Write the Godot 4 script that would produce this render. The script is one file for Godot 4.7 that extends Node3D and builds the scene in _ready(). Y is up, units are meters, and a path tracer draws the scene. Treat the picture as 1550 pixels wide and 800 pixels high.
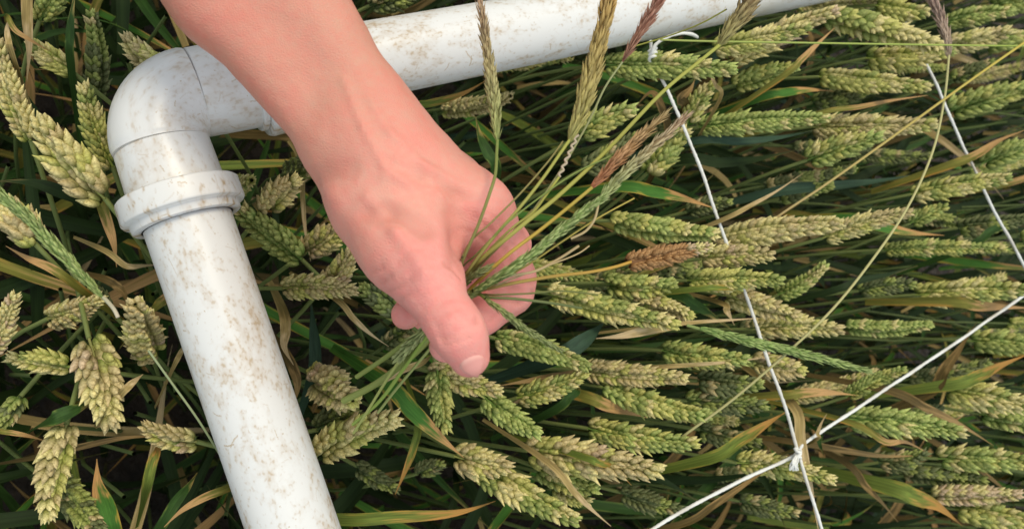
extends Node3D

const F := 1165.0
var cam_at := Vector3(0, 1.142, 0)
var cam_basis := Basis()
const FRAME_Y := 0.70
var rng := RandomNumberGenerator.new()
var M := {}
var used := {}

# ------------------------------------------------------------------ helpers
class Sh:
	var v := PackedVector3Array()
	var n := PackedVector3Array()
	var u := PackedVector2Array()
	var c := PackedColorArray()
	var idx := PackedInt32Array()

	func mesh(mat: Material) -> ArrayMesh:
		var a := []
		a.resize(Mesh.ARRAY_MAX)
		a[Mesh.ARRAY_VERTEX] = v
		a[Mesh.ARRAY_NORMAL] = n
		a[Mesh.ARRAY_TEX_UV] = u
		a[Mesh.ARRAY_COLOR] = c
		a[Mesh.ARRAY_INDEX] = idx
		var m := ArrayMesh.new()
		m.add_surface_from_arrays(Mesh.PRIMITIVE_TRIANGLES, a)
		m.surface_set_material(0, mat)
		return m

	func grid(start: int, rows: int, cols: int) -> void:
		for i in rows - 1:
			for j in cols - 1:
				var a := start + i * cols + j
				var b := a + cols
				idx.append_array(PackedInt32Array([a, b, a + 1, a + 1, b, b + 1]))

	# tube along points; radii per point; uv in metres / uvs
	func tube(pts: PackedVector3Array, radii: PackedFloat32Array, sides: int, cols: PackedColorArray, uvs := Vector2(1, 1), twist := 0.0, lobe := 0.0, caps := true) -> void:
		var start := v.size()
		var k := pts.size()
		var d0 := (pts[1] - pts[0]).normalized()
		var up := Vector3(0, 1, 0) if absf(d0.y) < 0.9 else Vector3(1, 0, 0)
		var side := d0.cross(up).normalized()
		var run := 0.0
		for i in k:
			var d: Vector3
			if i == 0: d = pts[1] - pts[0]
			elif i == k - 1: d = pts[k - 1] - pts[k - 2]
			else: d = pts[i + 1] - pts[i - 1]
			d = d.normalized()
			side = (side - d * side.dot(d)).normalized()
			var w := d.cross(side)
			if i > 0: run += pts[i].distance_to(pts[i - 1])
			var slope := 0.0
			if i > 0 and i < k - 1:
				slope = (radii[i + 1] - radii[i - 1]) / maxf(1e-6, pts[i + 1].distance_to(pts[i - 1]))
			for j in sides + 1:
				var a := TAU * j / sides
				var o := side * cos(a) + w * sin(a)
				var r := radii[i]
				if lobe > 0.0:
					r *= 1.0 + lobe * absf(cos(a + run * twist)) - lobe * 0.5
				v.append(pts[i] + o * r)
				n.append((o - d * slope).normalized())
				u.append(Vector2(float(j) / sides * uvs.x, run * uvs.y))
				c.append(cols[mini(i, cols.size() - 1)])
		grid(start, k, sides + 1)
		if caps:
			for e in 2:
				var ci := v.size()
				var pe := pts[0] if e == 0 else pts[k - 1]
				var de := (pts[0] - pts[1]).normalized() if e == 0 else (pts[k - 1] - pts[k - 2]).normalized()
				v.append(pe); n.append(de); u.append(Vector2.ZERO); c.append(cols[0 if e == 0 else cols.size() - 1])
				var ring := start if e == 0 else start + (k - 1) * (sides + 1)
				for j in sides + 1:
					v.append(v[ring + j]); n.append(de); u.append(Vector2.ZERO); c.append(c[ci])
				for j in sides:
					idx.append_array(PackedInt32Array([ci, ci + 1 + j, ci + 2 + j]))

	# pointed seed body
	func seed_body(b: Vector3, d: Vector3, wide: Vector3, length: float, r: float, flat: float, ca: Color, cb: Color, sides := 6, awn := 0.0) -> void:
		var start := v.size()
		var x := (wide - d * wide.dot(d)).normalized()
		var z := d.cross(x)
		var ts := [0.0, 0.18, 0.42, 0.68, 0.88, 1.0]
		var rs := [0.4, 0.86, 1.0, 0.87, 0.5, 0.05]
		if sides < 5:
			ts = [0.0, 0.4, 1.0]
			rs = [0.3, 1.0, 0.03]
		for i in ts.size():
			var t: float = ts[i]
			var q := b + d * (length * t + (awn if i == ts.size() - 1 else 0.0))
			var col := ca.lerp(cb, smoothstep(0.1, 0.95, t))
			for j in sides + 1:
				var a := TAU * j / sides
				var o := x * cos(a) + z * sin(a) * flat
				v.append(q + o * r * float(rs[i]))
				n.append((x * cos(a) * flat + z * sin(a) + d * (t - 0.42) * 0.9).normalized())
				u.append(Vector2(float(j) / sides, t))
				c.append(col)
		grid(start, ts.size(), sides + 1)

	# leaf blade along a polyline
	func blade(pts: PackedVector3Array, widths: PackedFloat32Array, nrm: Vector3, twist: float, fold: float) -> void:
		var start := v.size()
		var k := pts.size()
		for i in k:
			var d := (pts[mini(i + 1, k - 1)] - pts[maxi(i - 1, 0)]).normalized()
			var t := float(i) / (k - 1)
			var nn := (nrm - d * nrm.dot(d)).normalized().rotated(d, twist * t)
			var s := d.cross(nn)
			for j in 5:
				var q := j / 2.0 - 1.0
				var w := widths[i] * 0.5
				v.append(pts[i] + s * q * w - nn * absf(q) * w * -fold)
				n.append((nn - s * signf(q) * fold * 0.8).normalized())
				u.append(Vector2(j / 4.0, t))
				c.append(Color.WHITE)
		grid(start, k, 5)

func px(x: float, y: float, z: float) -> Vector3:
	return cam_at + cam_basis * Vector3((x - 775.0) / F * z, (400.0 - y) / F * z, -z)

func ray(x: float, y: float) -> Vector3:
	return (cam_basis * Vector3((x - 775.0) / F, (400.0 - y) / F, -1.0)).normalized()

func plane_z(x: float, y: float, h: float) -> float:     # depth at which the sight line meets the level h
	var d := cam_basis * Vector3((x - 775.0) / F, (400.0 - y) / F, -1.0)
	return (h - cam_at.y) / d.y

func lvl(x: float, y: float, dh := 0.0) -> Vector3:
	return px(x, y, plane_z(x, y, FRAME_Y + dh))

func numbered(called: String) -> String:
	if not used.has(called):
		used[called] = 0
		return called
	used[called] += 1
	return "%s_%03d" % [called, used[called]]

func thing(called: String, label: String, category: String, at: Vector3, group := "") -> Node3D:
	var o := Node3D.new()
	o.name = numbered(called)
	add_child(o)
	o.position = at
	tag(o, label, category, group)
	return o

func tag(o: Node, label: String, category: String, group := "") -> void:
	o.set_meta("label", label)
	o.set_meta("category", category)
	if group: o.set_meta("group", group)

func part(called: String, m: Mesh, parent: Node, at := Transform3D()) -> MeshInstance3D:
	var o := MeshInstance3D.new()
	o.mesh = m
	o.name = numbered(called) if parent == self else called
	parent.add_child(o, true)
	o.transform = at
	return o

func smooth_path(p: PackedVector3Array, step: int) -> PackedVector3Array:   # Catmull-Rom through the points
	var out := PackedVector3Array()
	for i in p.size() - 1:
		var a := p[maxi(i - 1, 0)]
		var d := p[mini(i + 2, p.size() - 1)]
		for s in step:
			out.append(p[i].cubic_interpolate(p[i + 1], a, d, float(s) / step))
	out.append(p[p.size() - 1])
	return out

func shifted(p: PackedVector3Array, o: Vector3) -> PackedVector3Array:
	var q := PackedVector3Array()
	for a in p: q.append(a - o)
	return q

func flat_cols(col: Color) -> PackedColorArray:
	return PackedColorArray([col])

func consts(k: int, r: float) -> PackedFloat32Array:
	var a := PackedFloat32Array()
	a.resize(k)
	a.fill(r)
	return a

# ------------------------------------------------------------------ materials
func noise(s: int, f: float, oct := 4) -> FastNoiseLite:
	var n := FastNoiseLite.new()
	n.seed = s
	n.noise_type = FastNoiseLite.TYPE_SIMPLEX_SMOOTH
	n.frequency = f
	n.fractal_octaves = oct
	return n

func noise_tex(s: int, f: float, size := 256, as_normal := false, bump := 4.0) -> NoiseTexture2D:
	var t := NoiseTexture2D.new()
	t.width = size
	t.height = size
	t.seamless = true
	t.noise = noise(s, f)
	t.as_normal_map = as_normal
	t.bump_strength = bump
	return t

func lin(r: float, g: float, b: float) -> Color:
	return Color(r, g, b).linear_to_srgb()

# worn white plastic: soil smears, specks and short scuffs; u goes round, v along
func plastic_image(w: int, h: int, s: int, smear: float, scuffs: int) -> ImageTexture:
	var r := RandomNumberGenerator.new()
	r.seed = s
	var na := noise(s, 0.035, 5)
	var nb := noise(s + 5, 0.09, 3)
	var nc := noise(s + 9, 0.006, 3)
	var dirt := PackedFloat32Array()
	dirt.resize(w * h)
	for y in h:
		for x in w:
			var a := na.get_noise_2d(x, y * 0.6)
			var b := nb.get_noise_2d(x, y)
			var c := nc.get_noise_2d(x, y)
			dirt[y * w + x] = clampf(smoothstep(-0.15, 0.9, a * 0.6 + c * 0.6 + b * 0.2 + 0.06) * 0.6 * smear + smoothstep(0.16, 0.7, b + a * 0.5 + c * 0.3 - 0.06) * 0.36 * smear, 0.0, 1.0)
	for i in scuffs:
		var x := r.randf() * w
		var y := r.randf() * h
		var a := r.randf_range(-0.6, 0.6) + (PI / 2 if r.randf() < 0.2 else 0.0)
		var l := int(3.0 + 30.0 * pow(r.randf(), 2.5))
		var k := r.randf_range(0.5, 1.0) if r.randf() < 0.55 else r.randf_range(0.15, 0.4)
		var bend := r.randf_range(-0.06, 0.06)
		for q in l:
			x += cos(a)
			y += sin(a) * 0.9
			a += bend
			var xi := posmod(int(x), w)
			var yi := posmod(int(y), h)
			for e in [0, w if h > w else 1]:
				var at := (yi * w + xi + int(e)) % (w * h)
				dirt[at] = maxf(dirt[at], k * r.randf_range(0.5, 1.0))
	for i in scuffs:
		var x := r.randi() % w
		var y := r.randi() % h
		var k := r.randf_range(0.2, 0.8)
		for q in r.randi_range(1, 5):
			dirt[posmod(y + r.randi_range(-1, 1), h) * w + posmod(x + r.randi_range(-1, 1), w)] = k
	var bytes := PackedByteArray()
	bytes.resize(w * h * 3)
	var clean := Vector3(0.755, 0.742, 0.715)
	var soil := Vector3(0.45, 0.31, 0.16)
	for i in w * h:
		var q := clean.lerp(soil, dirt[i] * 0.9)
		var col := Color(q.x, q.y, q.z).linear_to_srgb()
		bytes[i * 3] = int(col.r * 255.0)
		bytes[i * 3 + 1] = int(col.g * 255.0)
		bytes[i * 3 + 2] = int(col.b * 255.0)
	return ImageTexture.create_from_image(Image.create_from_data(w, h, false, Image.FORMAT_RGB8, bytes))

# a wheat leaf: parallel veins, yellowed margin, dying tip
func leaf_image(s: int, green: Vector3, edge: Vector3, tip: Vector3, edge_amount: float, tip_from: float) -> ImageTexture:
	var w := 40
	var h := 256
	var n1 := noise(s, 0.05, 3)
	var n2 := noise(s + 3, 0.03, 3)
	var n3 := noise(s + 7, 0.12, 2)
	var im := Image.create(w, h, false, Image.FORMAT_RGB8)
	for y in h:
		var t := float(y) / h
		for x in w:
			var q := absf(float(x) / (w - 1) * 2.0 - 1.0)
			var vein := n3.get_noise_2d(x * 6.0, y * 0.12) * 0.42
			var blotch := n2.get_noise_2d(x * 1.6, y * 0.5)
			var e := smoothstep(0.25, 0.95, q * 0.75 + blotch * 0.8 + n1.get_noise_2d(x * 4.0, y * 0.4) * 0.35 + t * 0.35 - 0.55 + edge_amount)
			var p := smoothstep(tip_from - 0.14, tip_from + 0.12, t + blotch * 0.22 + q * 0.06)
			var col := green * (1.0 + vein + blotch * 0.3)
			col = col.lerp(edge * (1.0 + vein * 0.8), e)
			col = col.lerp(tip * (1.0 + vein), p)
			if q < 0.09: col *= 1.15
			im.set_pixel(x, y, Color(clampf(col.x, 0, 1), clampf(col.y, 0, 1), clampf(col.z, 0, 1)).linear_to_srgb())
	return ImageTexture.create_from_image(im)

func std(rough: float) -> StandardMaterial3D:
	var m := StandardMaterial3D.new()
	m.roughness = rough
	m.cull_mode = BaseMaterial3D.CULL_DISABLED
	return m

func make_materials() -> void:
	var veg := std(0.62)
	veg.vertex_color_use_as_albedo = true
	veg.metallic_specular = 0.4
	veg.backlight_enabled = true
	veg.backlight = Color(0.12, 0.12, 0.08)
	M.veg = veg
	var grain := std(0.6)
	grain.vertex_color_use_as_albedo = true
	grain.metallic_specular = 0.35
	grain.uv1_triplanar = true
	grain.uv1_scale = Vector3(55, 55, 55)
	var gt := NoiseTexture2D.new()
	gt.width = 256; gt.height = 256; gt.seamless = true
	gt.noise = noise(4, 0.05, 4)
	var ramp := Gradient.new()
	ramp.set_color(0, Color(0.74, 0.73, 0.70)); ramp.set_color(1, Color(1, 1, 1))
	ramp.set_offset(0, 0.25); ramp.set_offset(1, 0.7)
	gt.color_ramp = ramp
	grain.albedo_texture = gt
	M.grain = grain
	# name: green, edge, tip, edge amount, where the tip colour starts
	var kinds := {
		"green": [Vector3(0.032, 0.072, 0.015), Vector3(0.16, 0.19, 0.04), Vector3(0.42, 0.30, 0.10), -0.15, 0.92],
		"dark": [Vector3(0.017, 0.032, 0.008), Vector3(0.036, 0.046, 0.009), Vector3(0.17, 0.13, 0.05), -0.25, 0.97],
		"blue": [Vector3(0.04, 0.075, 0.045), Vector3(0.06, 0.10, 0.04), Vector3(0.3, 0.25, 0.1), -0.3, 1.05],
		"margin": [Vector3(0.06, 0.16, 0.025), Vector3(0.42, 0.27, 0.045), Vector3(0.52, 0.29, 0.11), 0.12, 0.74],
		"yellow": [Vector3(0.13, 0.17, 0.03), Vector3(0.34, 0.25, 0.045), Vector3(0.42, 0.22, 0.06), 0.15, 0.66],
		"orange": [Vector3(0.17, 0.16, 0.03), Vector3(0.40, 0.22, 0.045), Vector3(0.46, 0.27, 0.11), 0.25, 0.5],
		"tan": [Vector3(0.33, 0.24, 0.09), Vector3(0.46, 0.33, 0.14), Vector3(0.50, 0.37, 0.2), 0.2, 0.6],
		"brown": [Vector3(0.11, 0.075, 0.025), Vector3(0.20, 0.125, 0.04), Vector3(0.28, 0.18, 0.07), 0.1, 0.6],
	}
	var si := 11
	for k in kinds:
		var m := std(0.58)
		var q = kinds[k]
		m.albedo_texture = leaf_image(si, q[0], q[1], q[2], q[3], q[4])
		m.texture_repeat = false
		m.metallic_specular = 0.26
		m.backlight_enabled = true
		m.backlight = Color(0.3, 0.32, 0.16)
		M["leaf_" + k] = m
		si += 13
	var pvc := std(0.38)
	pvc.albedo_texture = plastic_image(512, 1024, 3, 1.0, 420)
	M.pvc = pvc
	var pvc2 := std(0.34)
	pvc2.albedo_texture = plastic_image(512, 512, 21, 0.7, 200)
	M.pvc_clean = pvc2
	var pvc3 := std(0.4)
	pvc3.albedo_texture = plastic_image(512, 256, 33, 1.7, 160)
	M.pvc_collar = pvc3
	var skin := std(0.48)
	skin.vertex_color_use_as_albedo = true
	skin.metallic_specular = 0.42
	skin.uv1_triplanar = true
	skin.uv1_scale = Vector3(24, 24, 24)
	skin.normal_enabled = true
	skin.normal_texture = noise_tex(8, 0.08, 512, true, 5.0)
	skin.normal_scale = 0.6
	skin.subsurf_scatter_enabled = true
	skin.subsurf_scatter_strength = 0.08
	M.skin = skin
	var nail := std(0.33)
	nail.vertex_color_use_as_albedo = true
	M.nail = nail
	var cord := std(0.75)
	cord.vertex_color_use_as_albedo = true
	M.cord = cord
	var soil := std(0.95)
	soil.uv1_triplanar = true
	soil.uv1_scale = Vector3(3, 3, 3)
	var st := NoiseTexture2D.new()
	st.width = 512; st.height = 512; st.seamless = true
	st.noise = noise(40, 0.02, 5)
	var sr := Gradient.new()
	sr.set_color(0, lin(0.018, 0.013, 0.009)); sr.set_color(1, lin(0.06, 0.045, 0.03))
	st.color_ramp = sr
	soil.albedo_texture = st
	soil.heightmap_enabled = true
	soil.heightmap_texture = noise_tex(41, 0.03, 512)
	soil.heightmap_scale = 1.5
	M.soil = soil

# ------------------------------------------------------------------ scene
func _ready() -> void:
	rng.seed = 7
	var right := Vector3(0.8445, 0.405, 0.35).normalized()
	var back := Vector3(-0.4344, 0.901, 0.006)
	back = (back - right * back.dot(right)).normalized()
	cam_basis = Basis(right, back.cross(right), back)
	var cam := Camera3D.new()
	cam.name = "camera"
	cam.transform = Transform3D(cam_basis, cam_at)
	cam.fov = rad_to_deg(2.0 * atan(400.0 / F))
	var lens := CameraAttributesPhysical.new()     # a phone's shallow softness
	lens.frustum_focal_length = 12.0 * F / 400.0
	lens.frustum_focus_distance = 0.42
	lens.frustum_near = 0.02
	lens.frustum_far = 120.0
	lens.exposure_aperture = 15.0
	cam.attributes = lens
	cam.near = 0.02
	cam.far = 120.0
	add_child(cam)
	var env := Environment.new()
	env.background_mode = Environment.BG_SKY
	var sky := Sky.new()
	var sm := ProceduralSkyMaterial.new()
	sm.sky_top_color = Color(0.91, 0.96, 1.0)
	sm.sky_horizon_color = Color(0.80, 0.83, 0.86)
	sm.sky_curve = 0.25
	sm.ground_bottom_color = Color(0.2, 0.22, 0.14)
	sm.ground_horizon_color = Color(0.4, 0.42, 0.33)
	sm.sky_energy_multiplier = 0.9
	sm.sun_angle_max = 1.0
	sky.sky_material = sm
	env.sky = sky
	env.tonemap_mode = Environment.TONE_MAPPER_LINEAR
	env.tonemap_exposure = 1.36
	env.sdfgi_enabled = true
	env.ssao_enabled = true
	env.ssil_enabled = true
	var we := WorldEnvironment.new()
	we.name = "environment"
	we.environment = env
	add_child(we)
	var sun := DirectionalLight3D.new()
	sun.name = "sun"
	sun.light_energy = 0.42
	sun.light_angular_distance = 20.0
	sun.light_color = Color(1.0, 0.955, 0.86)
	sun.shadow_enabled = true
	add_child(sun)
	sun.look_at_from_position(Vector3(0.35, 2.0, -0.75), Vector3.ZERO)   # high sun behind thin cloud
	make_materials()
	build_ground()
	build_frame()
	build_strings()
	build_person()
	build_spikelets()
	build_wheat()
	build_understorey()
	build_grasses()

func build_ground() -> void:
	var pm := PlaneMesh.new()
	pm.size = Vector2(60, 60)
	pm.material = M.soil
	var g := part("ground", pm, self)
	g.set_meta("kind", "structure")
	g.set_meta("label", "dark soil under the wheat crop")

# ------------------------------------------------------------------ the white pipe frame
var corner := Vector3()

func build_frame() -> void:
	corner = px(222, 155, 0.417)
	corner.y = FRAME_Y
	var A := Vector3(-0.022, 0, 1).normalized()         # towards the viewer
	var B := Vector3(1, 0, 0.022).normalized()
	var r := 0.0243
	var root := thing("pipe_frame", "white plastic pipe frame with elbow corner, scuffed and stained with soil", "pipe frame", corner)
	# the two pipes
	for k in 2:
		var d := A if k == 0 else B
		var s := Sh.new()
		var pts := PackedVector3Array()
		var l := 0.62 if k == 0 else 1.1
		for i in 12: pts.append(d * lerpf(0.045, l, i / 11.0))
		s.tube(pts, consts(12, r - 0.0012), 48, flat_cols(Color.WHITE), Vector2(1, 2.6))
		part("pipe", s.mesh(M.pvc), root)
	# elbow bend, quarter turn about the inner corner
	var s := Sh.new()
	var pts := PackedVector3Array()
	var rr := PackedFloat32Array()
	var inner := (A + B) * (r + 0.0012)
	for i in 25:
		var t := i / 24.0 * PI / 2
		pts.append(inner - (B * cos(t) + A * sin(t)) * (r + 0.0014))
		rr.append((r + 0.0010) if i > 0 and i < 24 else (r + 0.0004))
	s.tube(pts, rr, 48, flat_cols(Color.WHITE), Vector2(1, 5.0), 0, 0, true)
	var bend := part("elbow", s.mesh(M.pvc_clean), root)
	for k in 2:
		var d := A if k == 0 else B
		# hub beyond the seam
		s = Sh.new()
		s.tube(PackedVector3Array([d * 0.0245, d * 0.0256, d * 0.0263, d * 0.040, d * (0.054 if k == 0 else 0.057)]), PackedFloat32Array([r - 0.0007, r - 0.0007, r + 0.0004, r + 0.0008, r + 0.0013]), 48, flat_cols(Color.WHITE), Vector2(1, 5.0))
		part("hub", s.mesh(M.pvc_clean), bend)
		# collar with rounded rim and lower lip
		s = Sh.new()
		var ts := [0.0500, 0.0508, 0.0518, 0.0625, 0.0637, 0.0642, 0.0680, 0.0686, 0.0687]
		var rs := [0.0262, 0.0312, 0.0322, 0.0324, 0.0316, 0.0288, 0.0284, 0.0278, 0.0240]
		if k == 1:
			ts = [0.0545, 0.0549, 0.0555, 0.0580, 0.0586, 0.0590, 0.0612, 0.0700, 0.0705]
			rs = [0.0250, 0.0274, 0.0278, 0.0278, 0.0268, 0.0312, 0.0320, 0.0318, 0.0240]
		var cp := PackedVector3Array()
		var cr := PackedFloat32Array()
		for i in ts.size():
			cp.append(d * float(ts[i]))
			cr.append(rs[i])
		s.tube(cp, cr, 56, flat_cols(Color.WHITE), Vector2(1, 6.0))
		part("collar", s.mesh(M.pvc_collar), root)
	# next coupling on the near pipe
	s = Sh.new()
	var e := (px(445, 797, plane_z(445, 797, FRAME_Y + r * 0.9)) - corner).z + 0.017
	s.tube(PackedVector3Array([A * e, A * (e + 0.0004), A * (e + 0.03), A * (e + 0.0304)]), PackedFloat32Array([r - 0.0012, r, r + 0.0004, r - 0.0012]), 48, flat_cols(Color.WHITE), Vector2(1, 6.0))
	part("collar", s.mesh(M.pvc_collar), root)

# ------------------------------------------------------------------ strings
func cord_mesh(pts: PackedVector3Array, r: float, col: Color) -> ArrayMesh:
	var s := Sh.new()
	var cols := PackedColorArray()
	var n1 := noise(int(pts.size()) + 3, 30.0, 3)
	var n2 := noise(int(pts.size()) + 9, 12.0, 2)
	var q := PackedVector3Array()
	var rad := PackedFloat32Array()
	for i in pts.size():
		var p := pts[i]
		cols.append(col.lerp(Color(0.44, 0.36, 0.25), clampf(0.12 + n1.get_noise_3dv(p) * 0.7, 0.0, 0.7)))
		q.append(p + Vector3(n2.get_noise_1d(p.x + p.z), n2.get_noise_1d(p.x - p.z + 40.0), n2.get_noise_1d(p.z * 2.0 + 80.0)) * 0.0012)
		rad.append(r * (1.0 + 0.25 * n1.get_noise_3dv(p * 3.0)))
	s.tube(q, rad, 10, cols, Vector2(1, 1), 1100.0, 0.3)
	return s.mesh(M.cord)

func dense(p: PackedVector3Array, step: float) -> PackedVector3Array:
	var q := smooth_path(p, 6)
	var out := PackedVector3Array()
	for i in q.size() - 1:
		var k := maxi(1, int(q[i].distance_to(q[i + 1]) / step))
		for j in k: out.append(q[i].lerp(q[i + 1], float(j) / k))
	out.append(q[q.size() - 1])
	return out

func build_strings() -> void:
	var white := Color(0.78, 0.77, 0.72)
	var dirty := Color(0.56, 0.50, 0.40)
	var sets := [
		["string", "white cord tied to the far pipe, running down through the string crossing", [[985, 62, 0.012], [989, 92, 0.004], [1013, 140, 0.006], [1043, 210, 0.006], [1097, 360, 0.0], [1127, 436, 0.0], [1166, 556, 0.002], [1209, 683, 0.004], [1248, 815, 0.004], [1330, 1090, 0.0]]],
		["string", "white cord emerging from under wheat ears, crossed by a straight yellow stalk", [[1330, -60, 0.0], [1375, 40, -0.002], [1404, 98, 0.0], [1437, 172, 0.002], [1490, 287, 0.002], [1560, 420, 0.0], [1680, 640, 0.0]]],
		["string", "white cord running slantwise through the tied crossing, toward the leaves at the border", [[800, 930, 0.0], [985, 802, 0.002], [1110, 732, 0.002], [1205, 688, 0.001], [1225, 665, 0.002], [1350, 583, 0.004], [1508, 477, 0.004], [1700, 340, -0.01]]],
	]
	for q in sets:
		var pts := PackedVector3Array()
		for a in q[2]: pts.append(lvl(a[0], a[1], a[2]))
		var o := pts[0]
		var t := thing(q[0], q[1], "string", o, "white grid strings")
		var path := dense(shifted(pts, o), 0.0016)
		part("cord", cord_mesh(path, 0.00115, white), t)
	# knot on the pipe, with its loop
	var k := lvl(988, 82, 0.008)
	var t := thing("string_knot", "white knot with curled loose end, tied at the far pipe", "knot", k, "string knots")
	var s := Sh.new()
	for i in 3:
		var ring := PackedVector3Array()
		for j in 15:
			var a := TAU * j / 14.0
			ring.append((cam_basis.x * cos(a) + cam_basis.z * sin(a)) * 0.0024 + cam_basis.y * ((i - 1) * 0.0032 + sin(a + i) * 0.0012))
		s.tube(ring, consts(15, 0.0013), 8, flat_cols(white))
	part("wraps", s.mesh(M.cord), t)
	var loop := PackedVector3Array()
	for a in [[988, 80, 0.012], [993, 68, 0.016], [1007, 58, 0.02], [1028, 51, 0.022], [1046, 52, 0.018], [1056, 57, 0.01]]: loop.append(lvl(a[0], a[1], a[2]))
	part("loose_end", cord_mesh(dense(shifted(loop, k), 0.0016), 0.0011, white), t)
	# crossing knot with a frayed tail
	k = lvl(1208, 687, 0.006)
	t = thing("string_knot", "white knot with frayed flat tail where two strings cross", "knot", k, "string knots")
	s = Sh.new()
	for i in 3:
		var ring := PackedVector3Array()
		for j in 15:
			var a := TAU * j / 14.0
			ring.append((cam_basis.x * cos(a) + cam_basis.z * sin(a)) * 0.0019 + cam_basis.y * ((i - 1) * 0.0026 + sin(a + i * 2.0) * 0.001))
		s.tube(ring, consts(15, 0.0011), 8, flat_cols(white))
	part("wraps", s.mesh(M.cord), t)
	s = Sh.new()
	var rr := RandomNumberGenerator.new()
	rr.seed = 5
	for i in 26:
		var p0 := lvl(1207 + rr.randf_range(-2, 2), 688, 0.006)
		var p1 := lvl(1204 + rr.randf_range(-7, 4), 700, 0.008 + rr.randf_range(-0.002, 0.002))
		var p2 := lvl(1203 + rr.randf_range(-11, 6), 709 + rr.randf_range(-2, 3), 0.006 + rr.randf_range(-0.002, 0.002))
		s.tube(shifted(smooth_path(PackedVector3Array([p0, p1, p2]), 3), k), consts(7, 0.0005), 5, flat_cols(white))
	part("frayed_tail", s.mesh(M.cord), t)

# ------------------------------------------------------------------ the arm and hand
var b_a := PackedVector3Array()
var b_d := PackedVector3Array()
var b_i := PackedFloat32Array()
var b_r := PackedFloat32Array()
var b_dr := PackedFloat32Array()
var b_g := PackedInt32Array()

func bone(g: int, x0: float, y0: float, z0: float, r0: float, x1: float, y1: float, z1: float, r1: float) -> void:
	var a := px(x0, y0, z0)
	var b := px(x1, y1, z1)
	b_a.append(a)
	b_d.append(b - a)
	b_i.append(1.0 / maxf(1e-9, (b - a).length_squared()))
	b_r.append(r0 * z0 / F)
	b_dr.append(r1 * z1 / F - r0 * z0 / F)
	b_g.append(g)

func smin(a: float, b: float, k: float) -> float:
	var h := k - absf(a - b)
	if h <= 0.0: return minf(a, b)
	return minf(a, b) - h * h / (4.0 * k)

func body(p: Vector3, ids: PackedInt32Array) -> float:
	var g0 := 1.0
	var g1 := 1.0
	var f := 1.0
	var fi := 1.0
	var last := -1
	for i in ids:
		var q := p - b_a[i]
		var t := clampf(q.dot(b_d[i]) * b_i[i], 0.0, 1.0)
		var e := (q - b_d[i] * t).length() - b_r[i] - b_dr[i] * t
		var g := b_g[i]
		if g == 0: g0 = smin(g0, e, 0.016)
		elif g == 1: g1 = smin(g1, e, 0.007)
		else:
			if g != last:
				f = smin(f, fi, 0.0012)
				fi = 1.0
				last = g
			fi = smin(fi, e, 0.004)
	f = smin(f, fi, 0.0012)
	return minf(smin(g0, g1, 0.012), smin(g0, f, 0.007))

var all_ids := PackedInt32Array()

func near_ids(c: Vector3, ids: PackedInt32Array, half: float) -> PackedInt32Array:
	var ds := PackedFloat32Array()
	var least := 1.0
	for i in ids:
		var q := c - b_a[i]
		var t := clampf(q.dot(b_d[i]) * b_i[i], 0.0, 1.0)
		var e := (q - b_d[i] * t).length() - b_r[i] - b_dr[i] * t
		ds.append(e)
		least = minf(least, e)
	var out := PackedInt32Array()
	if least > half + 0.014: return out
	for k in ids.size():
		if ds[k] < maxf(least, -0.004) + 2.0 * half + 0.034: out.append(ids[k])
	return out

func trace(x: float, y: float, from := 0.15) -> Array:      # [hit, point, group] where a sight line meets the hand
	var d := ray(x, y)
	var t := from
	for k in 60:
		var p := cam_at + d * t
		var e := body(p, all_ids)
		if e < 0.00012:
			var g := 0
			var best := 1.0
			for i in all_ids:
				var q := p - b_a[i]
				var h := clampf(q.dot(b_d[i]) * b_i[i], 0.0, 1.0)
				var w := (q - b_d[i] * h).length() - b_r[i] - b_dr[i] * h
				if w < best:
					best = w
					g = b_g[i]
			return [true, p, g, t * -(cam_basis.inverse() * d).z]
		t += e * 0.95
		if t > 0.8: break
	return [false, Vector3.ZERO, -1, 0.0]

func grad(p: Vector3, ids: PackedInt32Array) -> Vector3:
	var e := 0.0006
	return (Vector3(1, -1, -1) * body(p + Vector3(e, -e, -e), ids) + Vector3(-1, -1, 1) * body(p + Vector3(-e, -e, e), ids) + Vector3(-1, 1, -1) * body(p + Vector3(-e, e, -e), ids) + Vector3.ONE * body(p + Vector3(e, e, e), ids)).normalized()

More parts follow.
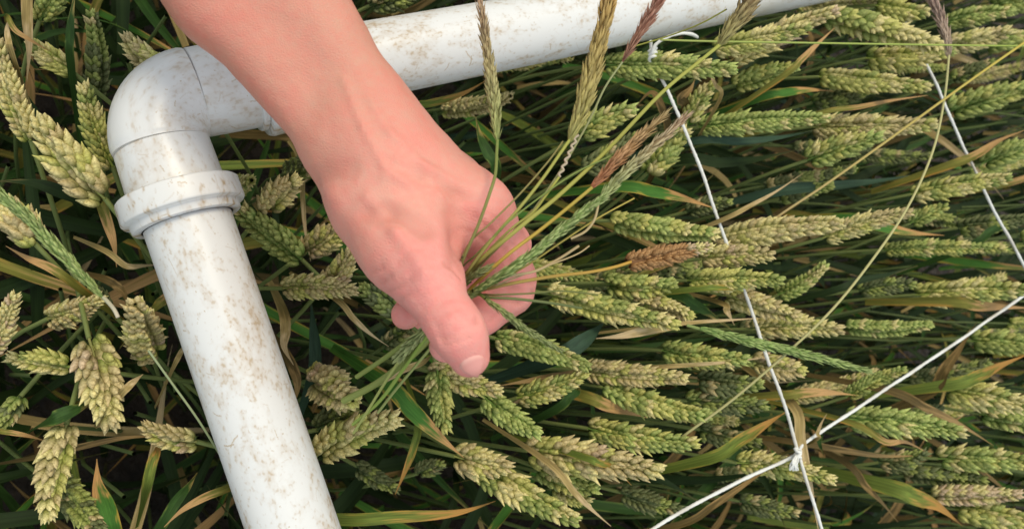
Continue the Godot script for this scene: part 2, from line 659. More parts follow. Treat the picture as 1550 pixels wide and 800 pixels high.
func build_person() -> void:
	# forearm: two rounded columns side by side make an oval section
	bone(0, 120, -265, 0.348, 84, 335, -4, 0.352, 64)
	bone(0, 190, -335, 0.352, 86, 418, -62, 0.354, 68)
	bone(0, 335, -4, 0.352, 66, 517, 232, 0.356, 41)
	bone(0, 418, -62, 0.354, 70, 568, 178, 0.358, 54)
	# wrist to the back of the hand: a fan towards the knuckles
	bone(0, 517, 232, 0.356, 44, 556, 318, 0.350, 44)
	bone(0, 568, 178, 0.358, 54, 622, 232, 0.362, 48)
	bone(0, 545, 205, 0.355, 54, 610, 300, 0.350, 56)
	bone(0, 585, 262, 0.350, 54, 728, 322, 0.353, 44)   # index
	bone(0, 590, 245, 0.356, 54, 710, 300, 0.366, 43)   # middle
	bone(0, 590, 228, 0.366, 52, 690, 277, 0.386, 38)   # ring
	bone(0, 585, 218, 0.374, 48, 664, 256, 0.398, 34)   # little
	# ball of the thumb and the web between thumb and index finger
	bone(0, 556, 318, 0.350, 45, 610, 378, 0.334, 50)
	bone(0, 600, 325, 0.344, 52, 660, 364, 0.341, 38)
	bone(0, 610, 378, 0.334, 49, 646, 418, 0.324, 42)
	# thumb
	bone(1, 610, 378, 0.334, 46, 652, 428, 0.320, 42)
	bone(1, 650, 428, 0.320, 39, 667, 464, 0.315, 34)
	bone(1, 667, 464, 0.315, 34, 684, 487, 0.311, 35.5)
	bone(1, 684, 487, 0.311, 36, 698, 510, 0.309, 34.5)
	bone(1, 698, 510, 0.309, 34, 711, 541, 0.312, 29.5)
	# index finger, curled under the thumb
	bone(2, 728, 322, 0.354, 49, 754, 378, 0.361, 43)
	bone(2, 754, 378, 0.361, 43, 768, 420, 0.368, 41)
	bone(2, 768, 420, 0.368, 41, 768, 432, 0.369, 40)
	bone(6, 773, 442, 0.366, 36, 727, 474, 0.362, 32)
	bone(6, 727, 474, 0.362, 31, 676, 522, 0.350, 26)
	# middle finger
	bone(3, 710, 300, 0.367, 44, 764, 372, 0.402, 38)
	bone(3, 764, 372, 0.402, 38, 700, 440, 0.408, 36)
	bone(3, 700, 440, 0.408, 36, 650, 470, 0.404, 32)
	# ring finger: its tip shows beside the thumb
	bone(4, 690, 277, 0.388, 38, 742, 335, 0.428, 36)
	bone(4, 742, 335, 0.428, 36, 672, 415, 0.428, 34)
	bone(4, 672, 415, 0.428, 32, 614, 476, 0.386, 22)
	# little finger
	bone(5, 664, 256, 0.402, 34, 696, 312, 0.440, 32)
	bone(5, 696, 312, 0.440, 32, 640, 380, 0.440, 30)
	bone(5, 640, 380, 0.440, 30, 606, 415, 0.425, 26)
	for i in b_a.size(): all_ids.append(i)
	var sh := surface_net(0.0014)
	# creases where skin folds: pixel poly-lines met with the surface
	var lines := [
		[0.0011, 0.0011, [[668, 512], [686, 506], [705, 498], [724, 487]]],
		[0.0008, 0.0010, [[690, 501], [708, 492], [722, 480]]],
		[0.0008, 0.0010, [[672, 521], [692, 516], [712, 508]]],
		[0.0006, 0.0010, [[660, 494], [676, 490], [690, 482]]],
		[0.0005, 0.0012, [[640, 468], [660, 460], [684, 452]]],
		[0.0012, 0.0014, [[676, 399], [690, 404], [697, 416]]],
		[0.0005, 0.0012, [[640, 436], [660, 424], [684, 418]]],
		[0.0012, 0.0012, [[744, 446], [765, 452], [786, 460], [806, 470]]],
		[0.0009, 0.0012, [[764, 432], [782, 436], [808, 442]]],
		[0.0007, 0.0011, [[770, 424], [790, 426], [808, 430]]],
		[0.0006, 0.0010, [[742, 486], [752, 474], [758, 462]]],
		[0.0005, 0.0009, [[655, 482], [672, 476], [694, 466]]],
		[0.0006, 0.0010, [[662, 500], [680, 494], [706, 482]]],
		[0.0004, 0.0010, [[630, 452], [650, 446], [676, 438]]],
		[0.0004, 0.0010, [[618, 420], [640, 404], [664, 398]]],
		[0.0004, 0.0012, [[600, 398], [618, 382], [640, 374]]],
		[0.0005, 0.0012, [[700, 345], [716, 352], [734, 366]]],
		[0.0006, 0.0014, [[722, 330], [745, 352], [764, 378], [774, 400]]],
		[0.0005, 0.0014, [[738, 322], [762, 348], [780, 374]]],
		[0.0006, 0.0012, [[560, 412], [570, 409], [578, 404]]],
		[0.0007, 0.0012, [[574, 428], [584, 424], [592, 418]]],
		[0.0007, 0.0012, [[588, 442], [606, 432], [620, 424]]],
		[0.0006, 0.0012, [[604, 456], [618, 446], [632, 440]]],
	]
	var segs := []
	for l in lines:
		var last = null
		for q in l[2]:
			var hit := trace(q[0], q[1])
			if hit[0]:
				if last != null: segs.append([last, hit[1], l[0], l[1]])
				last = hit[1]
	# what shows through the skin: tendons, knuckles, wrist bone [height, width, pixels]
	var ridges := []
	for l in [[0.0007, 0.0030, [[585, 265], [650, 288], [722, 312]]], [0.0008, 0.0032, [[556, 300], [600, 350], [646, 412]]], [0.0006, 0.0028, [[600, 240], [655, 258], [702, 282]]], [0.0013, 0.0060, [[732, 318], [738, 326]]], [0.0012, 0.0060, [[646, 420], [652, 428]]], [0.0011, 0.0070, [[503, 292], [510, 305]]], [0.0008, 0.0055, [[690, 488], [696, 494]]], [-0.0012, 0.0050, [[560, 318], [585, 322], [640, 345]]], [-0.0013, 0.0060, [[690, 330], [694, 360], [692, 395]]], [-0.0005, 0.006, [[478, 268], [500, 266], [530, 258]]], [0.0006, 0.0022, [[560, 150], [590, 200], [640, 250], [668, 300]]], [0.0005, 0.0020, [[520, 120], [548, 190], [580, 250], [640, 300]]], [-0.0006, 0.004, [[640, 275], [690, 296], [715, 300]]]]:
		var last = null
		for q in l[2]:
			var hit := trace(q[0], q[1])
			if hit[0]:
				if last != null: ridges.append([last, hit[1], l[0], l[1]])
				last = hit[1]
	var nz := noise(77, 55.0, 3)
	var ny := noise(78, 14.0, 3)
	var nx := noise(79, 230.0, 2)
	var wrist := px(545, 210, 0.355)
	var tipward := (px(700, 400, 0.345) - wrist).normalized()
	var thumb_tip := px(712, 545, 0.30)
	for i in sh.v.size():
		var p := sh.v[i]
		var dn := sh.n[i]
		var down := 0.0
		for s in segs:
			var a: Vector3 = s[0]
			var b: Vector3 = s[1]
			var w: float = s[3]
			if absf(p.x - a.x) > 0.02 or absf(p.y - a.y) > 0.02: continue
			var q := Geometry3D.get_closest_point_to_segment(p, a, b)
			var e := p.distance_to(q)
			if e < w * 3.0: down = maxf(down, float(s[2]) * exp(-(e / w) * (e / w)))
		for s in ridges:
			var a: Vector3 = s[0]
			if absf(p.x - a.x) > 0.04 or absf(p.y - a.y) > 0.04: continue
			var q := Geometry3D.get_closest_point_to_segment(p, a, s[1])
			var e: float = p.distance_to(q) / float(s[3])
			if e < 3.0: down -= float(s[2]) * 1.5 * exp(-e * e)
		var fold := maxf(down, 0.0)
		var raised := clampf(-down * 500.0, 0.0, 1.0)
		down += ny.get_noise_3dv(p * 3.0) * 0.0006
		sh.v[i] = p - dn * down
		var along := (p - wrist).dot(tipward)
		var base := Color(0.66, 0.275, 0.195)
		var palm := Color(0.77, 0.315, 0.24)
		var tip := Color(0.81, 0.315, 0.265)
		var c := base.lerp(palm, smoothstep(-0.02, 0.04, along)).lerp(tip, smoothstep(0.045, 0.075, along))
		var m := nz.get_noise_3dv(p) * 0.09 + ny.get_noise_3dv(p) * 0.12 + nx.get_noise_3dv(p) * 0.12
		m = m * 0.85 + raised * 0.07
		c.r *= 1.0 + m * 0.35
		c.g *= 1.0 - m * 0.9
		c.b *= 1.0 - m * 0.8
		if fold > 0.0003:
			c = c.lerp(Color(0.58, 0.22, 0.16), minf(0.4, fold * 450.0))
		sh.c[i] = c
	# normals of the finished surface
	var nn := PackedVector3Array()
	nn.resize(sh.v.size())
	for k in range(0, sh.idx.size(), 3):
		var a := sh.idx[k]
		var b := sh.idx[k + 1]
		var c := sh.idx[k + 2]
		var fn := (sh.v[c] - sh.v[a]).cross(sh.v[b] - sh.v[a])
		nn[a] += fn
		nn[b] += fn
		nn[c] += fn
	for i in nn.size():
		sh.n[i] = nn[i].normalized() if nn[i].length_squared() > 0.0 else sh.n[i]
	for i in sh.v.size(): sh.v[i] -= wrist
	var root := thing("person", "bare forearm reaching in, its fist and thumb gripping a bunch of grass stalks", "person", wrist)
	part("forearm_and_hand", sh.mesh(M.skin), root)
	# thumb nail: a curved plate laid on the end of the thumb
	var ax := (px(712, 543, 0.310) - px(690, 496, 0.309)).normalized()
	var nrm := -ray(706, 540)
	nrm = (nrm - ax * nrm.dot(ax)).normalized()
	nrm = nrm.rotated(ax, -0.03)
	var lat := ax.cross(nrm)
	var o := px(702, 527, 0.309)
	var ns := Sh.new()
	var R := 13
	var C := 13
	for i in R:
		var t := i / float(R - 1)
		for j in C:
			var q := j / float(C - 1) * 2.0 - 1.0
			var along := lerpf(0.0035, 0.0178, t) + 0.0034 * q * q * (1.0 - t) - 0.0024 * q * q * t
			var ang := q * 0.92 * (0.92 + 0.08 * sin(t * PI))
			var dir := (nrm * cos(ang) + lat * sin(ang)).normalized()
			var lean := smoothstep(0.45, 1.0, t) * 0.75
			dir = (dir + ax * lean).normalized()
			var p := o + ax * along * 0.78 + dir * 0.03
			for k in 40:
				var e := body(p, all_ids)
				if e < 0.0001: break
				p -= dir * e * 0.9
			var edge := maxf(absf(q), 1.0 - t * 1.1 if t < 0.1 else 0.0)
			var lift := 0.00055 * (1.0 - pow(absf(q), 6.0)) * smoothstep(0.0, 0.16, t) - 0.00025 * (1.0 - smoothstep(0.0, 0.1, t)) + 0.0003 * smoothstep(0.8, 1.0, t)
			ns.v.append(p + dir * lift - wrist)
			ns.n.append(dir)
			ns.u.append(Vector2(q, t))
			var pink := Color(0.80, 0.345, 0.29).lerp(Color(0.82, 0.41, 0.34), 1.0 - smoothstep(0.05, 0.25, t)).lerp(Color(0.83, 0.47, 0.38), smoothstep(0.88, 1.0, t))
			ns.c.append(pink)
	ns.grid(0, R, C)
	for i in R:
		for j in C:
			var a := ns.v[i * C + mini(j + 1, C - 1)] - ns.v[i * C + maxi(j - 1, 0)]
			var b := ns.v[mini(i + 1, R - 1) * C + j] - ns.v[maxi(i - 1, 0) * C + j]
			var f := a.cross(b).normalized()
			ns.n[i * C + j] = f if f.dot(ns.n[i * C + j]) > 0.0 else -f
	part("thumbnail", ns.mesh(M.nail), root)

func surface_net(cell: float) -> Sh:
	var lo := Vector3.ONE * 1e3
	var hi := -lo
	for i in b_a.size():
		var r := maxf(b_r[i], b_r[i] + b_dr[i]) + 0.006
		for e in [b_a[i], b_a[i] + b_d[i]]:
			lo = lo.min(e - Vector3.ONE * r)
			hi = hi.max(e + Vector3.ONE * r)
	var big := cell * 16.0
	var n3 := Vector3i(((hi - lo) / big).ceil())
	var sh := Sh.new()
	var at := {}
	var pend := PackedInt32Array()
	var vals := PackedFloat32Array()
	vals.resize(125)
	for bz in n3.z:
		for by in n3.y:
			for bx in n3.x:
				var c0 := lo + Vector3(bx + 0.5, by + 0.5, bz + 0.5) * big
				var ids0 := near_ids(c0, all_ids, big * 1.1)
				if ids0.is_empty(): continue
				if absf(body(c0, ids0)) > big * 1.2: continue
				for s in 64:
					var bi := bx * 16 + (s % 4) * 4
					var bj := by * 16 + (s / 4 % 4) * 4
					var bk := bz * 16 + (s / 16) * 4
					var p0 := lo + Vector3(bi, bj, bk) * cell
					var pc := p0 + Vector3.ONE * cell * 2.0
					if absf(body(pc, ids0)) > cell * 5.0: continue
					var ids := near_ids(pc, ids0, cell * 5.0)
					if ids.is_empty(): continue
					for k in 5:
						for j in 5:
							for i in 5:
								vals[i + j * 5 + k * 25] = body(lo + Vector3(bi + i, bj + j, bk + k) * cell, ids)
					for k in 4:
						for j in 4:
							for i in 4:
								var o := i + j * 5 + k * 25
								var m := vals[o] < 0.0
								var key := (bi + i) + (bj + j) * 1024 + (bk + k) * 1048576
								if m != (vals[o + 1] < 0.0): pend.append_array(PackedInt32Array([key, 0, int(m)]))
								if m != (vals[o + 5] < 0.0): pend.append_array(PackedInt32Array([key, 1, int(m)]))
								if m != (vals[o + 25] < 0.0): pend.append_array(PackedInt32Array([key, 2, int(m)]))
								var sum := Vector3.ZERO
								var cnt := 0
								for e in 12:
									var ea: int = EDGE_A[e]
									var eb: int = EDGE_B[e]
									var va := vals[o + (ea & 1) + (ea >> 1 & 1) * 5 + (ea >> 2) * 25]
									var vb := vals[o + (eb & 1) + (eb >> 1 & 1) * 5 + (eb >> 2) * 25]
									if (va < 0.0) != (vb < 0.0):
										var t := va / (va - vb)
										sum += Vector3(ea & 1, ea >> 1 & 1, ea >> 2).lerp(Vector3(eb & 1, eb >> 1 & 1, eb >> 2), t)
										cnt += 1
								if cnt > 0:
									var p := p0 + (Vector3(i, j, k) + sum / cnt) * cell
									var g := grad(p, ids)
									p -= g * body(p, ids)
									at[key] = sh.v.size()
									sh.v.append(p)
									sh.n.append(g)
									sh.u.append(Vector2.ZERO)
									sh.c.append(Color.WHITE)
	var step := [1, 1024, 1048576]
	for q in range(0, pend.size(), 3):
		var key := pend[q]
		var ax := pend[q + 1]
		var s1: int = step[(ax + 1) % 3]
		var s2: int = step[(ax + 2) % 3]
		var a = at.get(key - s1 - s2)
		var b = at.get(key - s2)
		var c = at.get(key)
		var d = at.get(key - s1)
		if a == null or b == null or c == null or d == null:
			print("hole ", key % 1024, " ", key / 1024 % 1024, " ", key / 1048576, " ", ax, a, b, c, d)
			continue
		if pend[q + 2] == 1: sh.idx.append_array(PackedInt32Array([a, c, b, a, d, c]))
		else: sh.idx.append_array(PackedInt32Array([a, b, c, a, c, d]))
	return sh

const EDGE_A := [0, 2, 4, 6, 0, 1, 4, 5, 0, 1, 2, 3]
const EDGE_B := [1, 3, 5, 7, 2, 3, 6, 7, 4, 5, 6, 7]

# ------------------------------------------------------------------ wheat
# palette: colour at the foot of a floret, colour at its tip
const PAL := {
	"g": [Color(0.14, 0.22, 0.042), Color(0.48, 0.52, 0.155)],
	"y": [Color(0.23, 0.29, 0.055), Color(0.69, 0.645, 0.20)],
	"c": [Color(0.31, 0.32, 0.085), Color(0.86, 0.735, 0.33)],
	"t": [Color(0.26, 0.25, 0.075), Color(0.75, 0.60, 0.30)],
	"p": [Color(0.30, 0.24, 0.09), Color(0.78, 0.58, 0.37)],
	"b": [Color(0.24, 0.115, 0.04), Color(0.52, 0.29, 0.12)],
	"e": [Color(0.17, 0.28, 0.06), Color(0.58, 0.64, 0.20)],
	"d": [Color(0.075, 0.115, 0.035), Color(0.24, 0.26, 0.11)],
}
const WORD := {"g": "green", "y": "yellow-green", "c": "cream-tipped", "t": "tan", "p": "pinkish tan", "b": "brown", "e": "pale green", "d": "dark green"}
var spk := {}
var ear_whole: Array[ArrayMesh] = []

func spikelet_shape(sh: Sh, tr: Transform3D, pal: Array, r: RandomNumberGenerator) -> void:
	var bits := [[-0.85, -0.1, 0.0072, 0.0024, 0.0002], [0.85, -0.1, 0.0072, 0.0024, 0.0002], [-0.42, 0.0, 0.0090, 0.0025, -0.0002], [0.42, 0.0, 0.0090, 0.0025, -0.0002], [0.0, 0.16, 0.0088, 0.0024, 0.0009], [-0.2, -0.5, 0.0082, 0.0023, -0.0016], [0.2, -0.5, 0.0082, 0.0023, -0.0016]]
	for b in bits:
		var a: float = b[0] + r.randf_range(-0.08, 0.08)
		var o: float = b[1] + r.randf_range(-0.06, 0.06)
		var d := Vector3(sin(a), cos(a), o).normalized()
		var k := r.randf_range(0.8, 1.12)
		var ca: Color = pal[0] * k
		var cb: Color = pal[1] * r.randf_range(0.78, 1.12)
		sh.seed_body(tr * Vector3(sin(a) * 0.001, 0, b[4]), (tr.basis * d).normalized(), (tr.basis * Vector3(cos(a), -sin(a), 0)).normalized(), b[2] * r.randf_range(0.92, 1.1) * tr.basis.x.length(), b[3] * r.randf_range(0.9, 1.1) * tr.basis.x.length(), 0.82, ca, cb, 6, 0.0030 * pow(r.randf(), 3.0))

func build_spikelets() -> void:
	var r := RandomNumberGenerator.new()
	r.seed = 99
	for p in PAL:
		var list := []
		for k in 4:
			var sh := Sh.new()
			spikelet_shape(sh, Transform3D(), PAL[p], r)
			list.append(sh.mesh(M.grain))
		spk[p] = list

# transforms of spikelets up an ear that starts at the origin
func ear_layout(path: PackedVector3Array, width: float, u: Vector3, r: RandomNumberGenerator) -> Array:
	var out := []
	var length := 0.0
	for i in path.size() - 1: length += path[i].distance_to(path[i + 1])
	var sc := width / 0.0158
	var n := clampi(int(length / (0.00185 * sc)), 15, 44)
	for i in n:
		var t := i / float(n - 1)
		var f := t * 0.93 * (path.size() - 1)
		var k := mini(int(f), path.size() - 2)
		var p := path[k].lerp(path[k + 1], f - k)
		var d := (path[k + 1] - path[k]).normalized()
		var side := 1.0 if i % 2 == 0 else -1.0
		var uu := (u - d * u.dot(d)).normalized().rotated(d, r.randf_range(-0.2, 0.2))
		var lean := lerpf(0.54, 0.26, t) + r.randf_range(-0.09, 0.09)
		if i == n - 1: lean = 0.05
		var y := (d * cos(lean) + uu * side * sin(lean)).normalized()
		var x := d.cross(uu).normalized()
		var z := x.cross(y)
		if z.dot(uu * side) < 0.0:
			x = -x
			z = x.cross(y)
		var s := sc * 0.78 * (0.72 + 0.33 * sin(clampf(t * 1.15 + 0.12, 0, 1) * PI)) * r.randf_range(0.93, 1.07)
		out.append([Transform3D(Basis(x, y, z) * s, p + uu * side * 0.0024 * sc * (1.0 - 0.8 * pow(t, 5.0))), t])
	return out

func pick(pal: String, t: float, r: RandomNumberGenerator) -> String:
	var q := r.randf()
	match pal:
		"g": return "g" if q < 0.50 - t * 0.25 else ("e" if q < 0.64 else ("y" if q < 0.9 else "c"))
		"y": return "y" if q < 0.65 - t * 0.35 else ("g" if q < 0.78 - t * 0.2 else "c")
		"c": return "c" if q < 0.55 else ("y" if q < 0.8 - t * 0.2 else "t")
		"t": return "t" if q < 0.5 else ("c" if q < 0.72 + t * 0.15 else ("p" if q < 0.82 else "y"))
		"p": return "p" if q < 0.4 else ("c" if q < 0.85 else "t")
		"e": return "e" if q < 0.6 else ("c" if q < 0.6 + t * 0.3 else "g")
		"b": return "b" if t < 0.55 + q * 0.25 else ("p" if q < 0.5 else "c")
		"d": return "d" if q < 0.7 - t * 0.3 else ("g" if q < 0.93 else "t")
	return pal

func ear_path(base: Vector3, tip: Vector3, bow: Vector3) -> PackedVector3Array:
	var out := PackedVector3Array()
	for i in 9:
		var t := i / 8.0
		out.append(base.lerp(tip, t) + bow * 4.0 * t * (1.0 - t))
	return out

func points_word(dx: float, dy: float, e: bool) -> String:
	if e: return "seen end-on"
	var a := rad_to_deg(atan2(-dy, dx))
	if absf(a) < 13: return "lying level"
	if a >= 13 and a < 70: return "rising outward"
	if a >= 70 and a < 150: return "pointing up"
	if a <= -13 and a > -60: return "slanting down"
	if a <= -60 and a > -140: return "hanging down"
	return "pointing back"

var plants := []      # [pixel middle, node, root point, ear base] for hanging listed leaves on

# base x, y, tip x, y (photo), width, palette, height off the frame level, e = end-on, where it stands
func wheat_list() -> Array:
	return [
		[46, 212, -4, 62, 44, "c", -0.03, 0, "at the border beside the wide dry leaf"],
		[158, 300, 60, 184, 74, "c", -0.012, 0, "thickest of those beside the elbow's bend"],
		[170, 252, 126, 128, 46, "y", -0.03, 0, "upright against the elbow's outer curve"],
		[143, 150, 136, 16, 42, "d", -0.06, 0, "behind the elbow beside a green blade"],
		[108, 108, 48, 66, 42, "y", -0.05, 0, "crossed by the wide dry leaf"],
		[252, 104, 192, 58, 46, "c", -0.035, 0, "peeping out behind the elbow under the arm"],
		[52, 368, -8, 305, 62, "t", -0.03, 0, "under the long green grass spike at the border"],
		[-14, 535, 22, 446, 40, "p", -0.02, 0, "cut by the border, with loose pale glumes"],
		[72, 482, 150, 452, 44, "t", -0.06, 0, "below the foot of the green grass spike"],
		[228, 534, 204, 460, 66, "t", -0.03, 1, "on a thin bare stalk beside the near pipe"],
		[105, 555, 14, 542, 42, "y", -0.05, 0, "small, bright-tipped, beside a big tan ear"],
		[134, 512, 166, 640, 72, "t", -0.025, 0, "biggest of those left of the near pipe"],
		[100, 642, 72, 782, 60, "t", -0.03, 0, "lowest of the column left of the near pipe"],
		[297, 668, 220, 646, 46, "t", -0.055, 0, "nearest to the near pipe's scuffed flank"],
		[428, 436, 536, 440, 42, "c", -0.03, 0, "between the near pipe and the fist"],
		[604, 476, 548, 436, 44, "d", -0.04, 0, "tucked under the ball of the thumb"],
		[478, 570, 534, 606, 70, "t", -0.02, 1, "round head beside the near pipe"],
		[478, 690, 600, 632, 62, "c", -0.015, 0, "directly under the lower ends of the gripped stalks"],
		[480, 650, 545, 632, 50, "d", -0.035, 0, "in shade behind a cream ear by the near pipe"],
		[662, 560, 674, 648, 46, "g", -0.015, 0, "hanging below the thumb beside a yellowed leaf"],
		[650, 562, 757, 592, 44, "t", -0.012, 0, "touching the underside of the thumb tip"],
		[732, 600, 814, 656, 46, "e", -0.02, 0, "just beyond the one touching the thumb tip"],
		[688, 690, 766, 706, 54, "c", -0.03, 0, "short one above the long ear at the lower edge"],
		[712, 694, 876, 790, 56, "y", -0.02, 0, "longest at the lower edge below the thumb"],
		[632, 716, 668, 702, 30, "d", -0.10, 0, "small one deep in shade under the curled leaf"],
		[402, 318, 446, 274, 52, "c", -0.04, 0, "stubby one beside the frame's collar and the wrist"],
		[456, 392, 354, 310, 50, "e", -0.05, 0, "with loose spikelets beside the frame's collar"],
		[462, 382, 518, 342, 48, "t", -0.05, 0, "half hidden by the edge of the palm"],
		[492, 430, 528, 384, 44, "t", -0.035, 0, "reddish one behind the level cream ear"],
		[830, 444, 1030, 492, 48, "y", 0.0, 0, "long one just right of the curled finger"],
		[960, 455, 1046, 478, 38, "c", -0.01, 0, "blunt end beside the long one right of the finger"],
		[918, 428, 1020, 430, 46, "g", -0.015, 0, "under the brown ear held by an orange stalk"],
		[1040, 424, 1186, 424, 40, "y", 0.012, 0, "across the near cord, over a yellow blade"],
		[1096, 446, 1210, 480, 42, "c", 0.0, 0, "behind the near cord below its hidden stretch"],
		[750, 512, 892, 556, 44, "g", -0.015, 0, "under the small green spike by the finger"],
		[783, 602, 886, 566, 42, "y", -0.015, 0, "with pale dots, beyond the thumb tip"],
		[884, 560, 1042, 572, 42, "t", -0.015, 0, "above two slanting ears beyond the thumb"],
		[912, 586, 1078, 630, 46, "g", -0.005, 0, "long slanting one beyond the thumb"],
		[890, 648, 1058, 672, 46, "g", -0.01, 0, "above the broad ear at lower middle"],
		[798, 682, 1000, 712, 62, "t", -0.005, 0, "broadest at lower middle"],
		[812, 706, 902, 740, 44, "g", -0.03, 0, "peeping out under the broad ear"],
		[838, 735, 890, 758, 34, "y", -0.04, 0, "small tip under the broad ear at lower middle"],
		[1002, 530, 1132, 542, 42, "g", -0.01, 0, "with rows of cream dots left of the near cord"],
		[1056, 576, 1152, 582, 42, "d", -0.015, 0, "dull one left of the near cord"],
		[1040, 606, 1158, 614, 42, "d", -0.02, 0, "dullest, under a thin tan stalk by the near cord"],
		[1116, 700, 1264, 728, 40, "y", -0.01, 0, "passing under the knotted string crossing"],
		[1178, 446, 1250, 400, 32, "e", -0.01, 0, "small rising one between the two lengthwise cords"],
		[1140, 498, 1276, 500, 40, "c", -0.008, 0, "right of the near cord above the green spike"],
		[1140, 546, 1212, 560, 44, "t", -0.01, 0, "behind the near cord under the green spike"],
		[1282, 494, 1412, 490, 32, "e", -0.02, 0, "alone above the slanting cord"],
		[1386, 446, 1562, 438, 44, "y", -0.005, 0, "at the border above the slanting cord's end"],
		[1282, 600, 1372, 558, 28, "g", -0.02, 0, "thin one right behind the slanting cord"],
		[1282, 634, 1462, 656, 46, "e", 0.004, 0, "bright one below the slanting cord"],
		[1470, 516, 1572, 524, 42, "g", -0.02, 0, "at the border under the slanting cord's end"],
		[1430, 590, 1564, 614, 48, "y", -0.01, 0, "at the border beneath a yellow blade"],
		[1482, 626, 1580, 648, 46, "g", -0.02, 0, "at the border, under two others, low down"],
		[1420, 694, 1566, 700, 44, "g", -0.02, 0, "lower border, next to a yellow blotched leaf"],
		[1366, 714, 1492, 726, 36, "d", -0.05, 0, "dim one under the bright ear at lower border"],
		[1412, 750, 1546, 748, 36, "p", -0.025, 0, "lower border corner"],
		[1446, 770, 1578, 790, 48, "y", -0.02, 0, "nearest the lower corner"],
		[1120, 758, 1206, 776, 32, "d", -0.06, 0, "in deep shade below the knotted crossing"],
		[1080, 74, 1228, 40, 38, "y", 0.02, 0, "lying along the far pipe"],
		[1106, 92, 1270, 14, 42, "p", 0.015, 0, "reaching over the far end of the far pipe"],
		[915, 98, 1118, 106, 46, "e", 0.012, 0, "right under the far pipe's knot"],
		[1040, 186, 1078, 128, 36, "y", 0.0, 0, "short one beside the knotted cord"],
		[1246, 24, 1434, 76, 50, "y", 0.02, 0, "thick one crossed by the level green stalk"],
		[1312, 88, 1442, 76, 42, "y", 0.012, 0, "ending where the far cord comes out"],
		[1430, 36, 1534, 18, 32, "e", 0.0, 0, "top border, thin"],
		[1436, 66, 1528, 46, 36, "c", 0.012, 0, "behind the pinkish grass head"],
		[1240, 116, 1410, 132, 40, "y", 0.012, 0, "above an orange dry blade"],
		[1058, 192, 1258, 178, 38, "e", 0.006, 0, "long level one beyond the knotted cord"],
		[1228, 192, 1420, 188, 42, "c", 0.012, 0, "cream one crossed by the long yellow stalk"],
		[1222, 242, 1332, 206, 44, "g", 0.004, 0, "under the cream one crossed by a stalk"],
		[1438, 168, 1570, 130, 46, "g", 0.0, 0, "right of the far cord's upper stretch"],
		[1486, 248, 1570, 220, 42, "e", -0.01, 0, "bright one right of the far cord"],
		[1380, 294, 1532, 268, 38, "y", 0.0, 0, "behind the far cord at mid height"],
		[1246, 360, 1382, 320, 34, "c", 0.004, 0, "touching the pale bent grass stalk"],
		[1076, 368, 1276, 338, 50, "c", 0.012, 0, "big one hiding part of the near cord"],
		[926, 334, 1086, 354, 46, "g", 0.0, 0, "above the brown ear, left of the near cord"],
		[1060, 392, 1170, 385, 40, "t", 0.004, 0, "stacked under the big one over the near cord"],
		[1338, 378, 1530, 378, 28, "g", -0.02, 0, "slim one between the cords near mid border"],
		[878, 206, 956, 166, 46, "g", -0.01, 0, "behind the drooping brown grass head"],
		[884, 254, 962, 206, 40, "d", -0.02, 0, "dotted one behind the gripped stalks"],
		[980, 262, 1036, 200, 50, "g", -0.015, 0, "stubby dotted one left of the near cord"],
		[1326, 8, 1402, 18, 40, "y", 0.0, 0, "cut by the top border near the pinkish head"],
		[1378, 338, 1432, 312, 28, "g", -0.02, 0, "little one beyond the pale bent stalk"],
		[1440, 118, 1502, 94, 30, "d", -0.025, 0, "dim one right of the far cord's start"],
		[1230, 155, 1330, 130, 34, "d", -0.02, 0, "shaded one above the cream ear"],
		[1110, 128, 1205, 100, 40, "g", -0.005, 0, "under the ears along the far pipe"],
		[1450, 345, 1560, 330, 34, "d", -0.03, 0, "dim one right of the far cord, mid border"],
		[1490, 70, 1570, 60, 40, "g", -0.005, 0, "top border corner below the thin ear"],
		[1500, 8, 1580, -6, 36, "g", -0.01, 0, "at the top corner"],
		[1040, 320, 1105, 305, 30, "d", -0.04, 0, "dim one behind the near cord's middle"],
		[940, 745, 1030, 770, 36, "d", -0.06, 0, "dim one near the slanting cord's lower end"],
		[1060, 650, 1150, 668, 34, "d", -0.05, 0, "dim one under a yellow blade by the crossing"],
		[560, 8, 640, -20, 40, "d", -0.05, 0, "dark one behind the far pipe beside the arm"],
		[60, 30, 95, -30, 40, "g", -0.05, 0, "at the top border beside the dry leaf"],
		[330, 620, 380, 660, 30, "d", -0.09, 0, "hidden low beneath the near pipe"],
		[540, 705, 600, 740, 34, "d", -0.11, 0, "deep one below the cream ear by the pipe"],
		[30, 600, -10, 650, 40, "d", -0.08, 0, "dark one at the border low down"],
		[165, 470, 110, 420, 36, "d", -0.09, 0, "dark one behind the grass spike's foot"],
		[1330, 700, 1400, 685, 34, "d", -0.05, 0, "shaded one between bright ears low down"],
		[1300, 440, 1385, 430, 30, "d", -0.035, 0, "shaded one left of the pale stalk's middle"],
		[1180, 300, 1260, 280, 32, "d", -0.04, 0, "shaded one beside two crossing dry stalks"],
	]

func stem_path(base: Vector3, d: Vector3) -> PackedVector3Array:
	var flat := Vector3(d.x, 0, d.z)
	var foot := base - flat * 0.16 + Vector3(sin(base.x * 91.0), 0, cos(base.z * 77.0)) * 0.02
	foot.y = 0.0
	var b := base - d * 0.11
	var c := foot + Vector3(0, 0.32, 0)
	var out := PackedVector3Array()
	for i in 13:
		out.append(base.bezier_interpolate(b, c, foot, i / 12.0))
	return out

